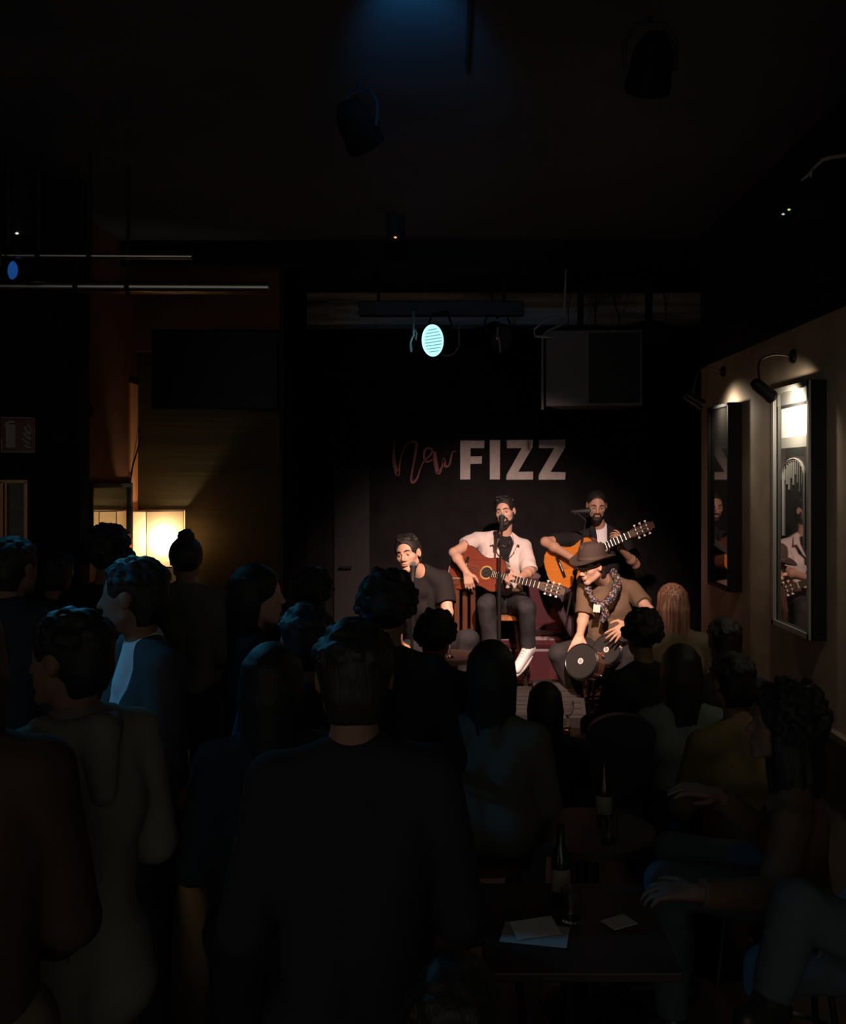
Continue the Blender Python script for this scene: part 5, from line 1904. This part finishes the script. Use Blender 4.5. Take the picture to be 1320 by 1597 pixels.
tx = P(700, 0, 6.0).x
table(tx, 6.0, P(0, 1021, 6.0).z, .4, .4, 'small high round table below the left singer, carrying drinks', True)
zt = P(0, 1021, 6.0).z
t = wine(Vector((P(702, 0, 5.95).x, 5.92, zt)), 'stemmed beer glass catching the light below the left singer', BEER)
tumbler(Vector((P(692, 0, 6.0).x, 6.06, zt)), 'half full amber tumbler behind the stemmed beer glass', .03, .1, fm=BEER)
tx = P(925, 0, 3.7).x
table(tx, 3.75, .68, .5, .5, 'round dark table among the seated guests at the right', True)
bottle(Vector((P(944, 0, 3.8).x, 3.82, .68)), 'brown bottle on the round table among the guests', BG)
tumbler(Vector((P(948, 0, 3.65).x, 3.62, .68)), 'clear tumbler with a glint beside the brown bottle', .033, .1)
tx = P(890, 0, 3.0).x
table(tx, 3.0, .66, .56, .6, 'dark square table in the lower right foreground with papers')
bottle(Vector((P(877, 0, 3.12).x, 3.16, .66)), 'green bottle at the back of the near square table', GG)
tumbler(Vector((P(889, 0, 3.05).x, 3.02, .66)), 'clear tumbler with a bright glint on the near square table', .033, .1)
for k, (x, y, rot, sz, lab) in enumerate(((966, 3.0, .5, (.09, .07), 'small white paper slip on the near square table, right side'), (835, 2.92, -.2, (.2, .13), 'crumpled napkin on the near square table, left side'))):
    c = Vector((P(x, 0, y).x, y, .664))
    b = MB()
    b.box(c, (*sz, .003), Matrix.Rotation(rot, 3, 'Z'))
    if k:
        b.box(c + Vector((.0, .01, .015)), (sz[0] * .7, sz[1] * .6, .003), Matrix.Rotation(rot + .5, 3, 'Z') @ Matrix.Rotation(.25, 3, 'X'))
    tag(b.obj(('paper_slip', 'napkin')[k], mat('paper_grey', (0.6, 0.57, 0.52) if k == 0 else (0.3, .25, .2), .7)), lab, ('paper', 'napkin')[k])

# rounded black chair back in the middle
chx, chy = P(966, 0, 4.55).x, 4.5
ch = thing('lounge_chair', (chx, chy, 0), 'empty black chair with a rounded back in front of the stage', 'chair')
CB = mat('chair_black', (0.016, 0.015, 0.018), .5)
zt = P(0, 1113, 4.5).z
b = MB()
prof = []
for k in range(25):
    a = math.pi * k / 24
    prof.append((math.cos(a) * .16, math.sin(a) * .1))
pts = [Vector((chx + x, chy - .02, zt - .1 + z)) for x, z in prof] + [Vector((chx - .12, chy + .02, .5)), Vector((chx + .12, chy + .02, .5))]
b.prism(pts, (0, .05, 0))
b.obj('backrest', CB, ch, True)
MB().box((chx, chy + .23, .47), (.42, .44, .07), bev=.025).obj('seat', CB, ch)
for x in (-.18, .18):
    for y in (.04, .42):
        b = MB()
        b.tube([(chx + x, chy + y, .44), (chx + x * 1.1, chy + y, 0)], .014, 8)
        b.obj('leg', METAL, ch, True)

# ------------------------------------------------------------------ the guests
def cloth(name, c, r=.9):
    return mat(name, c, r, spec=.15, bump=.35, bscale=14)


DK1 = cloth('cloth_black', (0.019, 0.019, 0.021))
DK2 = cloth('cloth_navy', (0.022, 0.03, 0.045))
DK3 = cloth('cloth_charcoal', (0.055, 0.055, 0.055))
HOOD = cloth('cloth_beige_hoodie', (0.2, 0.185, 0.155))
JEANS = cloth('cloth_blue_jeans', (0.075, 0.095, 0.11))
GREYG = cloth('cloth_sage_cardigan', (0.1, 0.1, 0.08))
MUST = cloth('cloth_mustard', (0.15, 0.11, 0.045))
RUSTC = cloth('cloth_rust', (0.13, 0.075, 0.04))
KHAKI = cloth('cloth_khaki', (0.11, 0.09, 0.062))
WHITEC = cloth('cloth_white', (0.55, 0.6, 0.62))
BRN = cloth('cloth_dark_brown', (0.045, 0.026, 0.02))
DGR = cloth('cloth_dark_grey_green', (0.12, 0.14, 0.12))
OLV = cloth('cloth_olive', (0.17, 0.13, 0.075))
DENJ = cloth('cloth_denim_jacket', (0.16, 0.21, 0.26))

G = 'standing guests in the dark'
# standing, left
crowd(18, 838, 4.0, -20, label='person with short dark hair at the far left edge in dark clothes', topm=DK2, trou=DK1)
crowd(88, 858, 4.9, 10, label='person in dark clothes between the left edge and the bushy-haired guest', topm=DK1, trou=DK1, hairm=HAIR_BLACK)
crowd(168, 818, 4.55, -10, label='person with a bushy mop of hair silhouetted against the mirror', hair='curly', topm=DK1, trou=DK1)
crowd(290, 822, 5.05, 15, label='person with a topknot silhouetted against the paper lamp', hair='bun', topm=GREYG, trou=DK1)
crowd(395, 880, 3.85, -70, turn=-14, label='person with shoulder-length dark hair turned right, cheek lit pink', hair='long', topm=DK1, trou=DK1, skin=mat('skin_pink', (0.62, 0.34, 0.26), .5))
crowd(488, 884, 4.6, 0, label='person with wide dark hair left of the stage, seen from behind', hair='curly', topm=DK1, trou=DK1)
crowd(603, 888, 3.3, 5, label='person with full curly dark hair standing below the left singer', hair='curly', topm=DK1, trou=DK1)
crowd(478, 942, 3.0, 20, label='person with a blue lit head edge behind the nearest dark figure', hair='short', topm=DK2, trou=DK1)
crowd(216, 868, 3.15, 128, turn=-40, label='person in a dark zip jacket over a white shirt facing left', topm=DK3, trou=DK1, vneck=WHITEC, ov=dict(vlen=.24, vwid=.03), h=.008)
crowd(114, 950, 2.36, 50, turn=25, label='person in a beige hoodie with short dark hair facing left, hand raised', topm=HOOD, trou=DK3, h=.009, hem=.25,
      ov=dict(elL=(-.2, .16, 1.12), wrL=(-.06, .36, 1.3)), hood=True)
crowd(-78, 925, 1.88, 12, label='person in a dark brown top and khaki skirt at the bottom left', hair='long', topm=BRN, trou=KHAKI, hem=0,
      ov=dict(elR=(.22, .04, 1.15), wrR=(.16, .22, 1.03)), h=.009)
crowd(424, 1003, 2.62, 12, label='person with long dark hair in navy beside the nearest dark figure', hair='long', topm=DK2, trou=DK1)
crowd(553, 932, 2.05, 6, label='large dark short-haired person standing nearest in the middle', hair='short', hairm=HAIR_BLACK, topm=DK1, trou=DK1, h=.009, s=.97)

# seated
crowd(679, 952, 5.0, 0, 'sit', label='seated person with curly black hair below the left singer', hair='curly', topm=DK1, trou=DK1, hip=.6, who='curly-haired guest below the left singer')
crowd(765, 1001, 3.72, -8, 'sit', label='seated person with sleek black hair in a sage cardigan in the middle', hair='long', hairm=HAIR_BLACK, topm=GREYG, trou=JEANS, hip=.72, hem=.35, h=.009,
      ov=dict(hairlen=.2), who='guest in the sage cardigan')
crowd(852, 1066, 4.75, 0, 'sit', label='small seated person with long black hair in front of the floor monitors', hair='long', topm=DK1, trou=DK1, s=.88, hip=.42, who='small long-haired guest')
crowd(1006, 950, 5.25, 12, 'sit', label='seated person with a round curly black head before the bongo player', hair='curly', topm=DK1, trou=DK1, hip=.58, who='round curly-headed guest')
crowd(1057, 912, 5.95, 8, 'sit', label='seated person with long light auburn hair in an olive jacket', hair='long', hairm=HAIR_AUBURN, topm=OLV, trou=DK1, hip=.58, h=.008, ov=dict(hairlen=.3), who='auburn-haired guest', turn=6, lean=.05)
crowd(1066, 1006, 4.65, 0, 'sit', label='seated person with long black hair in a grey-green top', hair='long', topm=DGR, trou=DK1, hip=.5, who='guest in the grey-green top')
crowd(1135, 965, 5.0, 4, 'sit', label='seated dark-haired person by the right wall below the farther picture', hair='short', topm=DK1, trou=DK1, hip=.55, who='guest by the right wall')
crowd(1152, 1020, 4.0, 15, 'sit', label='seated person with short black hair in a mustard top', hair='short', topm=MUST, trou=DK1, hip=.5, who='guest in the mustard top')
crowd(1244, 1062, 3.25, 72, 'sit', turn=10, label='seated person with a big dark curly mane and rust top, profile to the left', hair='bushy', topm=RUSTC, trou=JEANS, hip=.66, h=.008,
      ov=dict(shL=P(1232, 1290, 3.08), elL=P(1212, 1398, 2.95), wrL=P(1085, 1392, 2.9), elR=P(1205, 1315, 3.38), wrR=P(1122, 1240, 3.3)), who='guest in the rust top', nod=-6,
      hands={'L': dict(d=(-1, .1, .05), n=(0, .3, -1), side=(0, 1, .3)), 'R': dict(d=(-1, 0, .25), n=(0, .2, -1), side=(0, -.3, 1), curl=(12, 20, 15))})
crowd(1470, 1090, 2.75, 88, 'sit', label='person in pale blue jeans at the lower right edge with one knee drawn up', hair='long', hairm=HAIR_DARK, topm=DENJ, trou=JEANS, hip=.62, h=.008, s=.95,
      ov=dict(knL=P(1245, 1412, 2.62), anL=P(1200, 1560, 2.6), toL=P(1165, 1590, 2.55), knR=P(1200, 1512, 2.85), anR=P(1195, 1640, 2.85), toR=P(1150, 1670, 2.85), elL=P(1420, 1420, 2.5), wrL=P(1400, 1500, 2.45)), who='guest in pale jeans')
crowd(706, 1512, 1.55, 0, 'sit', label='dark head of a seated person at the very bottom of the photo', hair='short', topm=DK3, trou=DK1, hip=.42, s=.86, who='guest at the very bottom')
